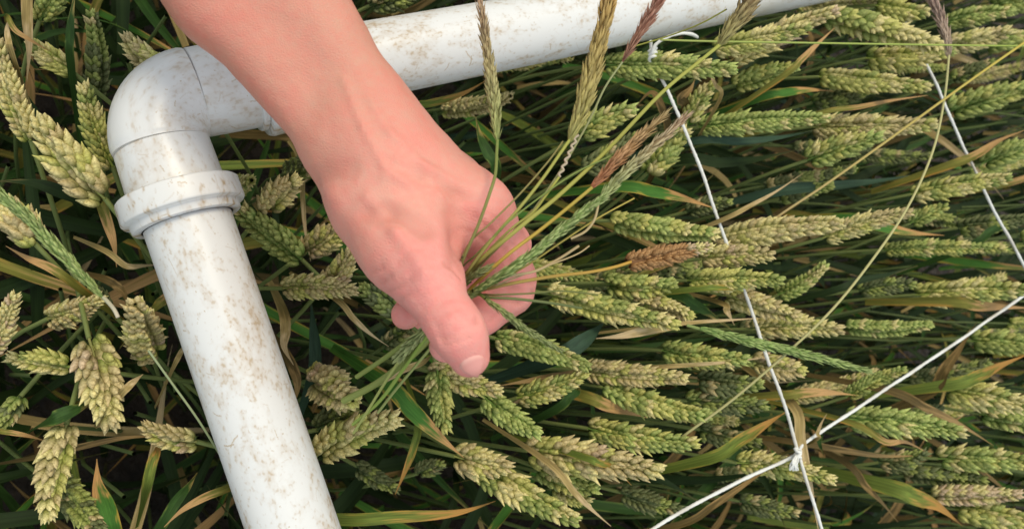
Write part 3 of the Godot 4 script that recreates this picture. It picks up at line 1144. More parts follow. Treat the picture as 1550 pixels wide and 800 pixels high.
func build_wheat() -> void:
	var r := RandomNumberGenerator.new()
	r.seed = 4242
	for q in wheat_list():
		var mx: float = (q[0] + q[2]) / 2.0
		var my: float = (q[1] + q[3]) / 2.0
		var z := plane_z(mx, my, FRAME_Y + float(q[6]))
		var app := Vector2(q[2] - q[0], q[3] - q[1]).length() / F * z
		var length := app * 1.07
		if q[7] == 1: length = 0.068
		var dz := sqrt(maxf(0.0, length * length - app * app)) * 0.5
		var base := px(q[0], q[1], z + dz)
		var tip := px(q[2], q[3], z - dz)
		var d := (tip - base).normalized()
		var view := ray(mx, my)
		var u := d.cross(view).normalized().rotated(d, r.randf_range(-0.9, 0.9))
		var bow := d.cross(view).normalized() * r.randf_range(-0.003, 0.003)
		var stem := stem_path(base, (d + Vector3(0, 0.25, 0)).normalized())
		var foot := stem[stem.size() - 1]
		var label := "%s wheat ear %s, %s" % [WORD[q[5]], points_word(q[2] - q[0], q[3] - q[1], q[7] == 1), q[8]]
		var plant := thing("wheat_plant", label, "wheat", foot, "ripening wheat plants around the frame")
		var path := ear_path(Vector3.ZERO, tip - base, bow)
		var rs := Sh.new()
		rs.tube(path, consts(path.size(), 0.0008), 6, flat_cols((PAL[q[5]][0] as Color) * 1.1))
		var ear := part("ear", rs.mesh(M.veg), plant, Transform3D(Basis(), base - foot))
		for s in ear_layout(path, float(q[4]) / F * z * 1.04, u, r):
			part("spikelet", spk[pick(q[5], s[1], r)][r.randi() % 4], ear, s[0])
		var ss := Sh.new()
		var cols := PackedColorArray()
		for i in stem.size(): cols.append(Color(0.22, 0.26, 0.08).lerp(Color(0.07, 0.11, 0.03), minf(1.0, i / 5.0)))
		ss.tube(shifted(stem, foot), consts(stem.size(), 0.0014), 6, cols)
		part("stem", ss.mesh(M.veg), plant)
		plants.append([Vector2(mx, my), plant, foot, base])
	# blades that show in the photograph: middle line, width, kind, lift
	var leaves := [
		[[[585, 580], [625, 622], [665, 660], [702, 692]], 34, "margin", -0.02],
		[[[1075, 694], [1120, 668], [1160, 642], [1192, 622]], 26, "yellow", 0.0],
		[[[356, 733], [310, 752], [275, 772], [248, 797]], 15, "orange", -0.05],
		[[[520, 786], [600, 782], [690, 776], [750, 758]], 24, "yellow", -0.05],
		[[[172, 806], [160, 770], [148, 735], [146, 694]], 40, "margin", -0.06],
		[[[150, 300], [162, 335], [172, 370], [176, 404]], 20, "orange", -0.05],
		[[[140, 312], [90, 290], [45, 276], [-10, 274]], 28, "dark", -0.05],
		[[[112, 430], [75, 405], [40, 390], [8, 372]], 17, "orange", -0.045],
		[[[632, 636], [625, 680], [612, 715], [598, 748]], 15, "yellow", -0.05],
		[[[474, 570], [478, 530], [474, 490], [470, 448]], 26, "blue", -0.07],
		[[[428, 470], [432, 500], [430, 525], [444, 552]], 20, "tan", -0.06],
		[[[508, 452], [535, 482], [560, 505], [588, 524]], 11, "tan", -0.03],
		[[[890, 562], [840, 570], [800, 576], [752, 584]], 16, "brown", -0.03],
		[[[880, 598], [915, 612], [945, 622], [980, 632]], 24, "orange", -0.03],
		[[[842, 540], [875, 522], [900, 502], [918, 484]], 34, "blue", -0.02],
		[[[1030, 488], [985, 498], [940, 508], [902, 512]], 20, "tan", 0.0],
		[[[1005, 492], [1060, 487], [1110, 484], [1152, 481]], 7, "tan", 0.004],
		[[[940, 282], [990, 290], [1035, 300], [1085, 316]], 24, "margin", -0.02],
		[[[1245, 170], [1300, 162], [1350, 152], [1405, 144]], 10, "orange", 0.0],
		[[[1095, 332], [1135, 312], [1175, 290], [1216, 262]], 9, "tan", 0.006],
		[[[1440, 250], [1480, 234], [1515, 212], [1560, 194]], 20, "orange", 0.0],
		[[[1180, 598], [1220, 594], [1260, 594], [1296, 598]], 18, "orange", -0.01],
		[[[1440, 582], [1480, 570], [1515, 553], [1562, 534]], 26, "yellow", -0.005],
		[[[1406, 594], [1430, 560], [1455, 525], [1480, 486]], 24, "brown", -0.02],
		[[[1350, 592], [1400, 616], [1450, 640], [1505, 674]], 17, "brown", -0.01],
		[[[1440, 456], [1480, 462], [1520, 464], [1570, 466]], 22, "orange", -0.01],
		[[[1200, 612], [1212, 665], [1226, 730], [1240, 806]], 20, "tan", -0.006],
		[[[1030, 794], [1085, 762], [1135, 728], [1184, 694]], 14, "brown", -0.006],
		[[[1350, 738], [1385, 752], [1420, 766], [1458, 796]], 34, "yellow", -0.04],
		[[[42, -12], [40, 30], [43, 75], [40, 122]], 21, "tan", -0.03],
		[[[106, 92], [105, 55], [108, 20], [114, -16]], 15, "green", -0.04],
		[[[1184, 116], [1215, 88], [1240, 64], [1264, 42]], 12, "orange", 0.02],
		[[[612, 166], [655, 156], [700, 142], [735, 122]], 16, "yellow", -0.05],
		[[[750, 258], [738, 232], [726, 205], [720, 176]], 24, "green", -0.04],
		[[[70, 640], [95, 628], [122, 616], [152, 600]], 30, "green", -0.03],
		[[[180, 600], [195, 584], [206, 574], [216, 566]], 14, "tan", -0.02],
		[[[10, 24], [22, 45], [48, 62], [72, 76]], 9, "orange", -0.02],
		[[[20, 88], [12, 60], [10, 40], [14, 26]], 11, "tan", -0.02],
		[[[640, 548], [610, 560], [575, 580], [540, 600]], 12, "tan", -0.01],
		[[[1260, 440], [1300, 425], [1345, 415], [1390, 402]], 14, "dark", -0.03],
		[[[1190, 288], [1260, 282], [1330, 274], [1400, 262]], 26, "blue", -0.04],
		[[[1040, 240], [1090, 246], [1150, 240], [1215, 224]], 22, "dark", -0.04],
		[[[1060, 212], [1120, 214], [1180, 208], [1240, 196]], 16, "blue", -0.03],
		[[[1150, 148], [1190, 140], [1225, 136], [1262, 138]], 18, "margin", -0.02],
		[[[1470, 372], [1500, 350], [1530, 338], [1570, 326]], 16, "green", -0.03],
		[[[1280, 330], [1330, 342], [1380, 352], [1430, 356]], 22, "margin", -0.035],
		[[[1110, 640], [1140, 700], [1165, 740], [1190, 800]], 20, "dark", -0.08],
		[[[1200, 668], [1270, 680], [1340, 690], [1405, 688]], 12, "brown", -0.04],
		[[[940, 706], [985, 720], [1020, 736], [1060, 760]], 18, "dark", -0.06],
		[[[840, 620], [862, 600], [876, 590], [868, 578]], 18, "green", -0.03],
		[[[880, 690], [905, 700], [930, 708], [956, 734]], 14, "yellow", 0.0],
		[[[830, 700], [870, 745], [895, 770], [925, 796]], 12, "tan", -0.012],
		[[[1020, 445], [1050, 460], [1075, 475], [1110, 500]], 22, "green", -0.02],
		[[[1050, 438], [1090, 436], [1130, 434], [1170, 430]], 14, "yellow", 0.004],
		[[[1090, 458], [1100, 470], [1106, 480], [1112, 492]], 12, "tan", -0.004],
		[[[1010, 212], [1000, 160], [985, 140], [960, 165]], 16, "brown", -0.03],
		[[[1035, 165], [1030, 150], [1045, 135], [1052, 120]], 18, "brown", -0.01],
		[[[1090, 150], [1084, 130], [1078, 118], [1070, 104]], 7, "tan", 0.016],
		[[[160, 380], [190, 402], [215, 402], [240, 400]], 11, "tan", -0.04],
		[[[230, 470], [250, 452], [262, 440], [280, 428]], 20, "orange", -0.05],
		[[[150, 420], [175, 432], [188, 446], [190, 462]], 16, "brown", -0.06],
		[[[262, 556], [272, 535], [278, 522], [268, 505]], 9, "tan", -0.05],
		[[[220, 740], [230, 700], [238, 680], [236, 655]], 20, "yellow", -0.07],
		[[[240, 800], [265, 760], [285, 735], [298, 715]], 22, "green", -0.07],
		[[[455, 245], [458, 300], [462, 350], [470, 395]], 9, "tan", -0.08],
		[[[60, 690], [120, 676], [190, 662], [250, 660]], 12, "brown", -0.08],
		[[[-10, 650], [20, 655], [45, 660], [70, 668]], 9, "orange", -0.05],
		[[[420, 520], [445, 560], [450, 590], [440, 620]], 20, "brown", -0.08],
		[[[1290, 640], [1340, 668], [1370, 668], [1400, 682]], 12, "orange", -0.006],
		[[[1232, 668], [1238, 655], [1244, 640], [1252, 626]], 6, "tan", 0.0],
		[[[1236, 650], [1240, 668], [1244, 680], [1248, 690]], 7, "green", -0.01],
		[[[1280, 700], [1310, 735], [1335, 760], [1360, 790]], 14, "brown", -0.06],
		[[[1000, 555], [1050, 552], [1100, 548], [1180, 538]], 8, "tan", -0.002],
	]
	for q in leaves:
		var pts := PackedVector3Array()
		var ctl: Array = q[0]
		var mid := Vector2(ctl[1][0], ctl[1][1])
		var best = plants[0]
		for p in plants:
			if (p[0] as Vector2).distance_to(mid) < (best[0] as Vector2).distance_to(mid): best = p
		var foot: Vector3 = best[2]
		for i in ctl.size():
			var k: Array = ctl[i]
			pts.append(lvl(k[0], k[1], float(q[3]) + 0.008 * sin(i * 1.3)) - foot)
		# the blade's own foot runs down to the stalk that bears it
		var start := pts[0] + (pts[0] - pts[1]).normalized() * 0.035 + Vector3(0, -0.05, 0)
		var all := PackedVector3Array([start])
		all.append_array(pts)
		var path := smooth_path(all, 5)
		var w := PackedFloat32Array()
		var wm: float = float(q[1]) * 0.72 / F * plane_z(mid.x, mid.y, FRAME_Y + float(q[3]))
		for i in path.size():
			var t := i / float(path.size() - 1)
			w.append(wm * (0.55 + 0.45 * smoothstep(0.0, 0.3, t)) * (1.0 - pow(smoothstep(0.42, 1.0, t), 1.4)) + 0.0004)
		var s := Sh.new()
		s.blade(path, w, (-ray(mid.x, mid.y) + cam_basis.x * r.randf_range(-0.4, 0.4) + cam_basis.y * r.randf_range(-0.2, 0.5)).normalized(), r.randf_range(-0.5, 0.5), r.randf_range(0.12, 0.35))
		part("leaf", s.mesh(M["leaf_" + q[2]]), best[1])

# ------------------------------------------------------------------ what stands deeper in the crop
func multi(called: String, m: Mesh, list: Array, label: String) -> void:
	var mm := MultiMesh.new()
	mm.transform_format = MultiMesh.TRANSFORM_3D
	mm.mesh = m
	mm.instance_count = list.size()
	for i in list.size(): mm.set_instance_transform(i, list[i])
	var o := MultiMeshInstance3D.new()
	o.multimesh = mm
	o.name = numbered(called)
	add_child(o)
	o.set_meta("kind", "stuff")
	o.set_meta("label", label)

func lean_at(p: Vector3) -> Vector3:
	var k := smoothstep(-0.05, 0.55, p.x)
	return Vector3(0.95, 0, 0.32).normalized() * lerpf(0.25, 1.2, k)

func inside(p: Vector3, margin: float) -> bool:
	var q := cam_basis.inverse() * (p - cam_at)
	if q.z > -0.05: return false
	var x := q.x / -q.z * F + 775.0
	var y := 400.0 - q.y / -q.z * F
	return x > -margin and x < 1550 + margin and y > -margin and y < 800 + margin

func build_understorey() -> void:
	var r := RandomNumberGenerator.new()
	r.seed = 31
	# long arching blades, several shapes and states
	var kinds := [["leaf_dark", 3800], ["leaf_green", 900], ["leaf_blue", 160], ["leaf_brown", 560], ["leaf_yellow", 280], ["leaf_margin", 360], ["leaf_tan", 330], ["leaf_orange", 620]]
	for q in kinds:
		for shape in 3:
			var s := Sh.new()
			var path := PackedVector3Array()
			var w := PackedFloat32Array()
			var l: float = [0.20, 0.26, 0.13][shape]
			for i in 13:
				var t := i / 12.0
				var a := lerpf(1.25, [0.35, -0.7, -1.6][shape], t)
				path.append(Vector3.ZERO if i == 0 else path[i - 1] + Vector3(cos(a), sin(a), 0.12 * sin(t * 5.0 + shape)) * l / 12.0)
				w.append((0.0055 if shape == 2 else (0.0105 if q[1] > 1000 else 0.008)) * (0.6 + 0.4 * smoothstep(0, 0.25, t)) * (1.0 - pow(smoothstep(0.4, 1.0, t), 1.5)) + 0.0004)
			s.blade(path, w, Vector3(-0.6, 0.8, 0), 1.3 if shape == 0 else -0.9, 0.22)
			var list := []
			var want: int = q[1] / 3
			while list.size() < want:
				var p := Vector3(r.randf_range(-0.75, 1.35), 0, r.randf_range(-1.1, 0.95))
				var top := FRAME_Y - 0.19 - pow(r.randf(), 1.3) * 0.40
				p.y = top
				var ln := lean_at(p)
				var yaw := r.randf() * TAU
				if r.randf() < ln.length() * 0.62: yaw = atan2(-ln.z, ln.x) + r.randf_range(-0.7, 0.7)
				var b := Basis(Vector3.UP, yaw) * Basis(Vector3(0, 0, 1), r.randf_range(-0.5, 0.25) - ln.length() * 0.2) * Basis(Vector3(0, 1, 0), 0.0)
				var sc := r.randf_range(0.75, 1.15)
				var far := b * path[12] * sc + p
				var mid := b * path[7] * sc + p
				if maxf(far.y, mid.y) > FRAME_Y - 0.035: continue
				list.append(Transform3D(b.scaled(Vector3.ONE * sc), p))
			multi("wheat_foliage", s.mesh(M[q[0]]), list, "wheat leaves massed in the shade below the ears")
	# stalks
	var s := Sh.new()
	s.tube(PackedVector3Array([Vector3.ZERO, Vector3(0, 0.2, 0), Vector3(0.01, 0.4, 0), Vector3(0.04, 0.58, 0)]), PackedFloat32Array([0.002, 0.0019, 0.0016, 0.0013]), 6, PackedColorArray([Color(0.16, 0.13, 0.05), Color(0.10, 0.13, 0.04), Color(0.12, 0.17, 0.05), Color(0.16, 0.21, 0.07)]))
	var list := []
	for i in 1500:
		var p := Vector3(r.randf_range(-0.75, 1.3), 0, r.randf_range(-1.1, 0.95))
		var ln := lean_at(p)
		list.append(Transform3D(Basis(Vector3(ln.z, 0, -ln.x).normalized(), ln.length() * 0.22) * Basis(Vector3.UP, r.randf() * TAU), p))
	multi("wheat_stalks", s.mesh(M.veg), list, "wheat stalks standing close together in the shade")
	# whole ears lower down between the others and beyond the picture's border
	for k in 5:
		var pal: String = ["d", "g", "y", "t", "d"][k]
		var sh := Sh.new()
		var path := ear_path(Vector3.ZERO, Vector3(0, 0.078, 0), Vector3(0.003, 0, 0))
		sh.tube(path, consts(9, 0.0014), 5, flat_cols(PAL[pal][0]))
		for e in ear_layout(path, 0.019, Vector3(1, 0, 0), r):
			spikelet_shape(sh, e[0], PAL[pick(pal, e[1], r)], r)
		sh.tube(PackedVector3Array([Vector3.ZERO, Vector3(-0.004, -0.07, 0), Vector3(-0.02, -0.16, 0)]), consts(3, 0.0014), 5, flat_cols(Color(0.12, 0.16, 0.05)))
		list = []
		var tries := 0
		while list.size() < 170 and tries < 4000:
			tries += 1
			var p := Vector3(r.randf_range(-0.8, 1.5), 0, r.randf_range(-1.2, 1.0))
			p.y = FRAME_Y - r.randf_range(0.0, 0.1)
			if Vector2(p.x - 0.05, p.z - 0.1).length() < 0.24 and p.y > FRAME_Y - 0.06: p.y -= 0.06
			if inside(p, 110.0):
				if r.randf() < 0.6: continue
				p.y = FRAME_Y - r.randf_range(0.075, 0.17)
			elif absf(p.x - corner.x) < 0.07 or absf(p.z - corner.z) < 0.07: continue
			var ln := lean_at(p)
			var d := (Vector3(0, 1, 0) + ln + Vector3(r.randf_range(-0.4, 0.4), r.randf_range(-0.3, 0.2), r.randf_range(-0.4, 0.4))).normalized()
			var x := d.cross(Vector3(r.randf_range(-1, 1), 0.2, r.randf_range(-1, 1))).normalized()
			list.append(Transform3D(Basis(x, d, x.cross(d)), p))
		multi("wheat_crop", sh.mesh(M.grain), list, "wheat ears lower in the crop, massed in shade")

# ------------------------------------------------------------------ grasses in the hand and among the wheat
func seed_head(path: PackedVector3Array, rad: PackedFloat32Array, ca: Color, cb: Color, cc: Color, cd: Color, r: RandomNumberGenerator, scale_len: float, spread: float) -> ArrayMesh:
	# overlapping narrow scales wound round the axis; ca -> cb at the foot, cc -> cd at the tip
	var sh := Sh.new()
	var core := PackedFloat32Array()
	for i in rad.size(): core.append(maxf(0.0005, rad[i] * 0.45))
	var cols := PackedColorArray()
	for i in path.size(): cols.append(ca.lerp(cc, i / float(path.size() - 1)) * 0.8)
	sh.tube(path, core, 6, cols)
	var length := 0.0
	for i in path.size() - 1: length += path[i].distance_to(path[i + 1])
	var n := int(length / 0.00027)
	var ang := 0.0
	for i in n:
		var t := i / float(n)
		var f := t * (path.size() - 1)
		var k := mini(int(f), path.size() - 2)
		var p := path[k].lerp(path[k + 1], f - k)
		var d := (path[k + 1] - path[k]).normalized()
		var rr := lerpf(rad[k], rad[k + 1], f - k)
		var up := Vector3(0, 1, 0) if absf(d.y) < 0.9 else Vector3(1, 0, 0)
		var x := d.cross(up).normalized()
		ang += 2.4 + r.randf_range(-0.9, 0.9)
		var o := x.rotated(d, ang)
		var dir := (d + o * (spread + r.randf_range(-0.16, 0.22))).normalized()
		var low := ca.lerp(cc, t) * r.randf_range(0.5, 1.25)
		var high := cb.lerp(cd, t) * r.randf_range(0.6, 1.3)
		sh.seed_body(p + o * rr * 0.42, dir, d.cross(o), scale_len * r.randf_range(0.8, 1.5), maxf(0.0004, rr * r.randf_range(0.13, 0.24)), 0.7, low, high, 4, r.randf_range(0.0, 0.0018) if r.randf() < 0.3 else 0.0)
	return sh.mesh(M.veg)

func held(pts: Array, clear := true) -> PackedVector3Array:      # a stalk through photo points, kept in front of the skin it lies on
	var raw := PackedVector3Array()
	for q in pts: raw.append(Vector3(q[0], q[1], q[2]))
	var s := smooth_path(raw, 6)
	var out := PackedVector3Array()
	for q in s:
		var z := q.z
		if clear:
			var hit := trace(q.x, q.y)
			if hit[0] and hit[2] != 1 and q.x > 694.0: z = minf(z, float(hit[3]) - 0.0022)
		out.append(px(q.x, q.y, z))
	return out

func widths(n: int, w: Array, z: float) -> PackedFloat32Array:      # radii from photo widths spread over the length
	var out := PackedFloat32Array()
	for i in n:
		var f := i / float(n - 1) * (w.size() - 1)
		var k := mini(int(f), w.size() - 2)
		out.append(lerpf(w[k], w[k + 1], f - k) * 0.58 / F * z)
	return out

func grass(called: String, label: String, category: String, group: String, stem: Array, w: float, col: Array, head: Array, hw: Array, hc: Array, r: RandomNumberGenerator, sl := 0.0042, spread := 0.22) -> Node3D:
	var sp := held(stem)
	var o := sp[0]
	var t := thing(called, label, category, o, group)
	var s := Sh.new()
	var cols := PackedColorArray()
	for i in sp.size(): cols.append((col[0] as Color).lerp(col[1], i / float(sp.size() - 1)))
	s.tube(shifted(sp, o), consts(sp.size(), w * 0.42 / F * 0.36), 8, cols)
	part("stem", s.mesh(M.veg), t)
	if head.size():
		var hp := held(head, true)
		part("seed_head", seed_head(shifted(hp, o), widths(hp.size(), hw, (head[0][2] + head[-1][2]) / 2.0), hc[0], hc[1], hc[2], hc[3], r, sl, spread), t)
	return t

func build_grasses() -> void:
	var r := RandomNumberGenerator.new()
	r.seed = 616
	var G := Color(0.19, 0.24, 0.055)
	var GY := Color(0.36, 0.36, 0.07)
	var OL := Color(0.25, 0.21, 0.07)
	var OR := Color(0.52, 0.30, 0.05)
	var TA := Color(0.45, 0.34, 0.17)
	var grp := "grass stalks gripped in the fist"
	grass("held_grass", "gripped grass with narrow head, pinkish above green, over the far pipe", "grass", grp,
		[[655, 500, 0.344], [690, 432, 0.345], [700, 395, 0.334], [724, 340, 0.328], [742, 290, 0.326], [750, 262, 0.335], [752, 230, 0.345], [753, 212, 0.35]], 5.5, [OL, G],
		[[753, 214, 0.35], [748, 160, 0.358], [742, 110, 0.365], [734, 50, 0.372], [727, 2, 0.378]], [6, 20, 26, 26, 24, 22, 20, 14, 4],
		[Color(0.24, 0.28, 0.08), Color(0.42, 0.44, 0.16), Color(0.36, 0.20, 0.12), Color(0.56, 0.38, 0.24)], r, 0.0046, 0.16)
	grass("held_grass", "gripped grass with the largest golden brown drooping head", "grass", grp,
		[[650, 505, 0.345], [694, 436, 0.345], [712, 405, 0.335], [748, 358, 0.33], [785, 316, 0.334], [820, 272, 0.34], [848, 232, 0.345], [862, 212, 0.348]], 5.5, [OL, GY],
		[[862, 214, 0.348], [880, 165, 0.352], [898, 100, 0.356], [914, 35, 0.36], [928, -40, 0.365]], [10, 28, 36, 36, 34, 32, 30, 26],
		[Color(0.30, 0.29, 0.08), Color(0.50, 0.44, 0.16), Color(0.30, 0.15, 0.045), Color(0.54, 0.34, 0.12)], r, 0.0065, 0.15)
	# bare zigzag axis hanging below that head
	var zz := []
	for i in 13: zz.append([lerpf(874, 846, i / 12.0) + (2.2 if i % 2 == 0 else -2.2), lerpf(204, 268, i / 12.0), 0.3495])
	grass("held_grass", "gripped stalk ending in a bare zigzag axis beside the golden brown head", "grass", grp,
		[[655, 508, 0.346], [700, 430, 0.345], [735, 385, 0.335], [775, 345, 0.33], [806, 322, 0.338], [826, 296, 0.344], [846, 268, 0.348]], 4.5, [OL, GY], [], [], [], r)
	var zt := held(zz, false)
	var holder := get_child(get_child_count() - 1) as Node3D
	var zs := Sh.new()
	zs.tube(shifted(zt, holder.position), consts(zt.size(), 0.0006), 6, flat_cols(Color(0.50, 0.40, 0.28)))
	part("bare_axis", zs.mesh(M.veg), holder)
	grass("held_grass", "gripped grass with slim purple head crossing the far pipe", "grass", grp,
		[[660, 505, 0.347], [702, 436, 0.346], [742, 385, 0.337], [790, 340, 0.336], [842, 268, 0.352], [888, 190, 0.366], [916, 132, 0.374], [942, 94, 0.378]], 4.0, [OL, Color(0.30, 0.32, 0.15)],
		[[942, 94, 0.378], [962, 60, 0.38], [984, 24, 0.383], [1012, -24, 0.386]], [4, 12, 18, 21, 22, 20],
		[Color(0.24, 0.10, 0.06), Color(0.42, 0.24, 0.16), Color(0.22, 0.08, 0.05), Color(0.44, 0.24, 0.17)], r, 0.006, 0.18)
	grass("held_grass", "thickest gripped stalk, yellow-green, reaching past the knot to a brown head", "grass", grp,
		[[648, 510, 0.344], [698, 425, 0.345], [728, 392, 0.334], [765, 362, 0.328], [800, 333, 0.332], [850, 292, 0.345], [920, 226, 0.365], [1000, 142, 0.385], [1060, 92, 0.398], [1092, 66, 0.405]], 7.5, [Color(0.30, 0.26, 0.06), GY],
		[[1088, 70, 0.404], [1104, 46, 0.408], [1124, 20, 0.412], [1150, -18, 0.418]], [8, 26, 34, 34, 30],
		[Color(0.24, 0.22, 0.07), Color(0.35, 0.31, 0.12), Color(0.22, 0.13, 0.06), Color(0.34, 0.24, 0.12)], r, 0.007, 0.2)
	grass("held_grass", "gripped orange stalk with a reddish brown shrivelled head", "grass", grp,
		[[655, 512, 0.344], [704, 446, 0.345], [735, 415, 0.336], [775, 380, 0.331], [815, 350, 0.338], [855, 318, 0.348], [896, 284, 0.356]], 6.5, [OR, Color(0.42, 0.33, 0.06)],
		[[894, 286, 0.356], [920, 258, 0.36], [945, 232, 0.363], [972, 205, 0.366], [1002, 178, 0.37]], [6, 18, 24, 24, 20, 12, 5],
		[Color(0.30, 0.10, 0.045), Color(0.54, 0.25, 0.13), Color(0.36, 0.24, 0.09), Color(0.60, 0.46, 0.22)], r, 0.0055, 0.15)
	grass("held_grass", "gripped rough green spike, thick, ending in a pinkish green head", "grass", grp,
		[[660, 500, 0.346], [700, 450, 0.345], [716, 440, 0.338]], 6.0, [G, G],
		[[704, 448, 0.343], [740, 428, 0.334], [790, 396, 0.33], [840, 356, 0.338], [885, 320, 0.346], [912, 300, 0.35]], [8, 16, 22, 22, 22, 20, 16],
		[Color(0.17, 0.25, 0.06), Color(0.40, 0.45, 0.17), Color(0.17, 0.24, 0.06), Color(0.42, 0.46, 0.2)], r, 0.0034, 0.12)
	holder = get_child(get_child_count() - 1) as Node3D
	var hp := held([[908, 303, 0.35], [935, 272, 0.354], [965, 244, 0.358], [1000, 212, 0.362], [1036, 178, 0.366]])
	part("seed_head", seed_head(shifted(hp, holder.position), widths(hp.size(), [11, 21, 23, 22, 20, 17, 10], 0.358), Color(0.19, 0.25, 0.07), Color(0.42, 0.46, 0.20), Color(0.38, 0.22, 0.13), Color(0.60, 0.44, 0.30), r, 0.0045, 0.17), holder)
	var sheath := Sh.new()
	var shp := held([[906, 308, 0.348], [900, 332, 0.347], [886, 350, 0.346], [864, 361, 0.345]])
	sheath.tube(shifted(shp, holder.position), consts(shp.size(), 0.0006), 6, flat_cols(TA))
	part("sheath", sheath.mesh(M.veg), holder)
	grass("held_grass", "gripped orange yellow stalk bending level beneath the curled stalks", "grass", grp,
		[[662, 498, 0.348], [716, 446, 0.346], [750, 434, 0.34], [800, 424, 0.343], [845, 417, 0.36], [890, 412, 0.378], [930, 404, 0.392], [955, 396, 0.40]], 6.5, [OL, OR],
		[], [], [], r)
	# brown ear carried by that stalk
	holder = get_child(get_child_count() - 1) as Node3D
	var eb := px(950, 398, 0.40)
	var et := px(1080, 372, 0.42)
	var ep := ear_path(Vector3.ZERO, et - eb, Vector3.ZERO)
	var es := Sh.new()
	es.tube(ep, consts(9, 0.001), 6, flat_cols(Color(0.2, 0.1, 0.04)))
	var ear := part("ear", es.mesh(M.veg), holder, Transform3D(Basis(), eb - holder.position))
	for q in ear_layout(ep, 0.0125, (et - eb).cross(ray(1000, 385)).normalized(), r):
		part("spikelet", spk[pick("b", float(q[1]) * 0.95, r)][r.randi() % 4], ear, q[0])
	grass("held_grass", "gripped thin dark green stalk lying level across the curled finger", "grass", grp,
		[[665, 500, 0.348], [715, 448, 0.346], [742, 450, 0.340], [780, 452, 0.342], [832, 458, 0.36], [880, 466, 0.40]], 5.0, [Color(0.14, 0.15, 0.05), Color(0.16, 0.19, 0.07)], [], [], [], r)
	grass("held_grass", "gripped short green spike slanting down across the curled finger", "grass", grp,
		[[668, 490, 0.348], [715, 446, 0.345], [735, 452, 0.338]], 5.5, [G, G],
		[[732, 450, 0.339], [760, 470, 0.337], [790, 494, 0.348], [818, 512, 0.362], [848, 530, 0.376]], [6, 13, 16, 15, 13, 8],
		[Color(0.20, 0.24, 0.06), Color(0.40, 0.42, 0.16), Color(0.20, 0.24, 0.07), Color(0.42, 0.42, 0.2)], r, 0.003, 0.12)
	grass("held_grass", "gripped olive stalk lying between the thick green stalk and the rough spike", "grass", grp,
		[[660, 500, 0.346], [705, 425, 0.346], [740, 388, 0.336], [768, 360, 0.332], [795, 330, 0.337], [806, 318, 0.343]], 4.5, [OL, OL], [], [], [], r)
	grass("held_grass", "gripped forked tan stalk lying under the rough spike", "grass", grp,
		[[665, 498, 0.35], [712, 446, 0.348], [765, 420, 0.338], [810, 410, 0.345], [845, 392, 0.356], [876, 372, 0.362]], 5.0, [TA, TA], [], [], [], r)
	grass("held_grass", "gripped stub of green head in the crook of the thumb", "grass", grp,
		[[664, 490, 0.348], [700, 438, 0.346], [712, 426, 0.342]], 5, [G, G],
		[[698, 432, 0.343], [712, 421, 0.337], [728, 411, 0.334], [742, 404, 0.334]], [8, 15, 17, 14, 6],
		[Color(0.13, 0.16, 0.05), Color(0.30, 0.33, 0.13), Color(0.16, 0.18, 0.06), Color(0.32, 0.34, 0.14)], r, 0.003, 0.12)
	for q in [
		["fine olive stalk lying nearest the back of the hand", [[662, 495, 0.346], [692, 408, 0.343], [712, 366, 0.333], [742, 338, 0.328], [790, 290, 0.338], [830, 244, 0.346], [852, 214, 0.352]], 3.2, OL],
		["fine green stalk rising steeply past the knuckle", [[662, 495, 0.346], [695, 412, 0.344], [722, 384, 0.334], [765, 340, 0.329], [815, 300, 0.340], [870, 262, 0.352], [925, 236, 0.362]], 3.0, G],
		["fine yellow stalk under the rough green spike", [[666, 500, 0.348], [712, 452, 0.347], [745, 432, 0.341], [800, 400, 0.342], [850, 366, 0.352], [905, 330, 0.366], [960, 300, 0.38]], 3.2, Color(0.40, 0.32, 0.07)],
		["fine tan stalk just above the level orange one", [[666, 500, 0.348], [714, 448, 0.346], [760, 428, 0.339], [812, 408, 0.346], [870, 386, 0.362], [892, 372, 0.368]], 3.0, TA],
		["fine dark stalk bending toward the long ear beside the finger", [[668, 496, 0.349], [716, 450, 0.347], [752, 446, 0.340], [800, 444, 0.344], [850, 440, 0.362], [905, 446, 0.39]], 3.2, Color(0.16, 0.17, 0.05)],
	]:
		grass("held_grass", q[0].replace("fine", "gripped fine"), "grass", grp, q[1], q[2], [q[3], q[3]], [], [], [], r)
	# their lower ends hang out on the other side of the thumb
	var low := [
		["rough green spike end hanging below the thumb", [[690, 450, 0.346], [650, 494, 0.345], [622, 520, 0.35], [604, 540, 0.356]], 15.0, G],
		["outermost lower stalk end below the thumb", [[690, 452, 0.347], [648, 490, 0.346], [600, 552, 0.362], [556, 622, 0.385], [535, 655, 0.4]], 5.5, Color(0.34, 0.36, 0.10)],
		["lower stalk end reaching farthest toward the cream ear", [[692, 452, 0.346], [652, 500, 0.344], [612, 556, 0.36], [575, 606, 0.378], [534, 642, 0.398]], 7.0, Color(0.25, 0.33, 0.06)],
		["lower stalk end nearest the thumb tip", [[694, 455, 0.346], [662, 512, 0.346], [630, 552, 0.362], [600, 588, 0.376], [572, 624, 0.392]], 5.5, Color(0.32, 0.35, 0.11)],
		["lower stalk end nearest the peeping fingertip", [[690, 448, 0.348], [640, 498, 0.350], [590, 536, 0.372], [540, 570, 0.395]], 10.0, Color(0.22, 0.26, 0.06)],
		["broad lower blade end between the thin ones", [[694, 452, 0.347], [652, 508, 0.347], [615, 545, 0.362], [570, 580, 0.386], [520, 606, 0.41]], 14.0, Color(0.24, 0.28, 0.07)],
	]
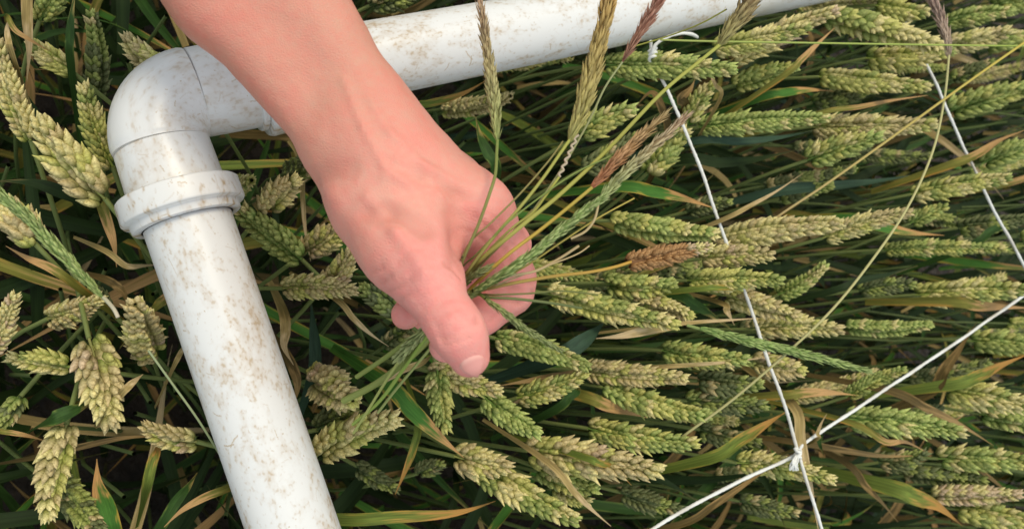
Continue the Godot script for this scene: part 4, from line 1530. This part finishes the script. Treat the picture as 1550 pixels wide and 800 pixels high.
	for q in low:
		var t := grass("held_grass", "gripped grass, " + q[0], "grass", grp, q[1], q[2], [q[3], q[3]], [], [], [], r)
		if q[2] == 15.0:
			t.get_child(0).free()
			var lp := held(q[1])
			part("seed_head", seed_head(shifted(lp, t.position), widths(lp.size(), [14, 20, 25, 24, 17], 0.35), Color(0.20, 0.24, 0.07), Color(0.44, 0.46, 0.18), Color(0.2, 0.24, 0.07), Color(0.44, 0.46, 0.2), r, 0.004, 0.14), t)
	# loose grasses among the wheat
	var loose := "loose grasses among the wheat"
	grass("grass_spike", "rough green grass spike lying across the border, thin foot down", "grass", loose,
		[[178, 480, 0.36], [172, 468, 0.36], [163, 457, 0.358], [154, 448, 0.356]], 7, [Color(0.55, 0.48, 0.36), Color(0.45, 0.42, 0.25)],
		[[155, 450, 0.356], [118, 410, 0.352], [80, 370, 0.348], [40, 328, 0.344], [-10, 288, 0.34]], [8, 22, 26, 27, 26, 24],
		[Color(0.20, 0.28, 0.07), Color(0.46, 0.50, 0.18), Color(0.18, 0.26, 0.07), Color(0.42, 0.47, 0.18)], r, 0.0036, 0.12)
	grass("grass_spike", "narrow green grass spike crossing the near cord, pointing outward", "grass", loose,
		[[1040, 492, 0.5], [1070, 500, 0.498], [1100, 506, 0.496]], 8, [Color(0.22, 0.28, 0.08), Color(0.22, 0.28, 0.08)],
		[[1060, 497, 0.498], [1130, 515, 0.496], [1190, 529, 0.496], [1250, 544, 0.498], [1312, 561, 0.5]], [12, 20, 20, 18, 16, 6],
		[Color(0.17, 0.27, 0.06), Color(0.40, 0.48, 0.16), Color(0.18, 0.26, 0.06), Color(0.42, 0.48, 0.18)], r, 0.005, 0.12)
	grass("grass_stalk", "pale bent grass stalk with small pinkish head at the top border", "grass", loose,
		[[1010, 680, 0.52], [1042, 654, 0.51], [1110, 604, 0.505], [1198, 528, 0.50], [1262, 466, 0.505], [1320, 394, 0.515], [1374, 314, 0.53], [1412, 230, 0.545], [1430, 150, 0.56], [1437, 84, 0.57]], 6.5, [Color(0.42, 0.38, 0.16), Color(0.50, 0.46, 0.20)],
		[[1437, 88, 0.57], [1434, 60, 0.572], [1424, 28, 0.574], [1408, -14, 0.576]], [6, 14, 17, 16],
		[Color(0.40, 0.30, 0.19), Color(0.56, 0.44, 0.32), Color(0.36, 0.22, 0.17), Color(0.52, 0.36, 0.30)], r, 0.007, 0.16)
	grass("grass_stalk", "straight stalk, yellow then tan, crossing the far cord", "grass", loose,
		[[1150, 352, 0.575], [1180, 326, 0.57], [1240, 286, 0.565], [1300, 244, 0.56], [1375, 190, 0.555], [1430, 150, 0.552], [1500, 100, 0.55], [1575, 48, 0.548]], 7.0, [Color(0.46, 0.34, 0.17), Color(0.56, 0.44, 0.07)], [], [], [], r)
	grass("grass_stalk", "thin level green stalk running from the far pipe's knot to the border", "grass", loose,
		[[1000, 60, 0.49], [1060, 62, 0.495], [1180, 64, 0.51], [1300, 66, 0.525], [1430, 68, 0.54], [1580, 70, 0.56]], 5.0, [Color(0.34, 0.38, 0.10), Color(0.34, 0.42, 0.08)], [], [], [], r)
	grass("grass_stalk", "thin grey-green stalk from a tan ear to the near pipe", "grass", loose,
		[[224, 530, 0.392], [260, 580, 0.395], [300, 636, 0.40], [340, 700, 0.42]], 4.5, [Color(0.30, 0.34, 0.18), Color(0.22, 0.26, 0.12)], [], [], [], r)
	grass("grass_stalk", "thin green stalk over the far pipe, leading to the brown head", "grass", loose,
		[[960, 70, 0.47], [1010, 55, 0.46], [1060, 36, 0.44], [1100, 14, 0.425]], 3.5, [GY, GY], [], [], [], r)
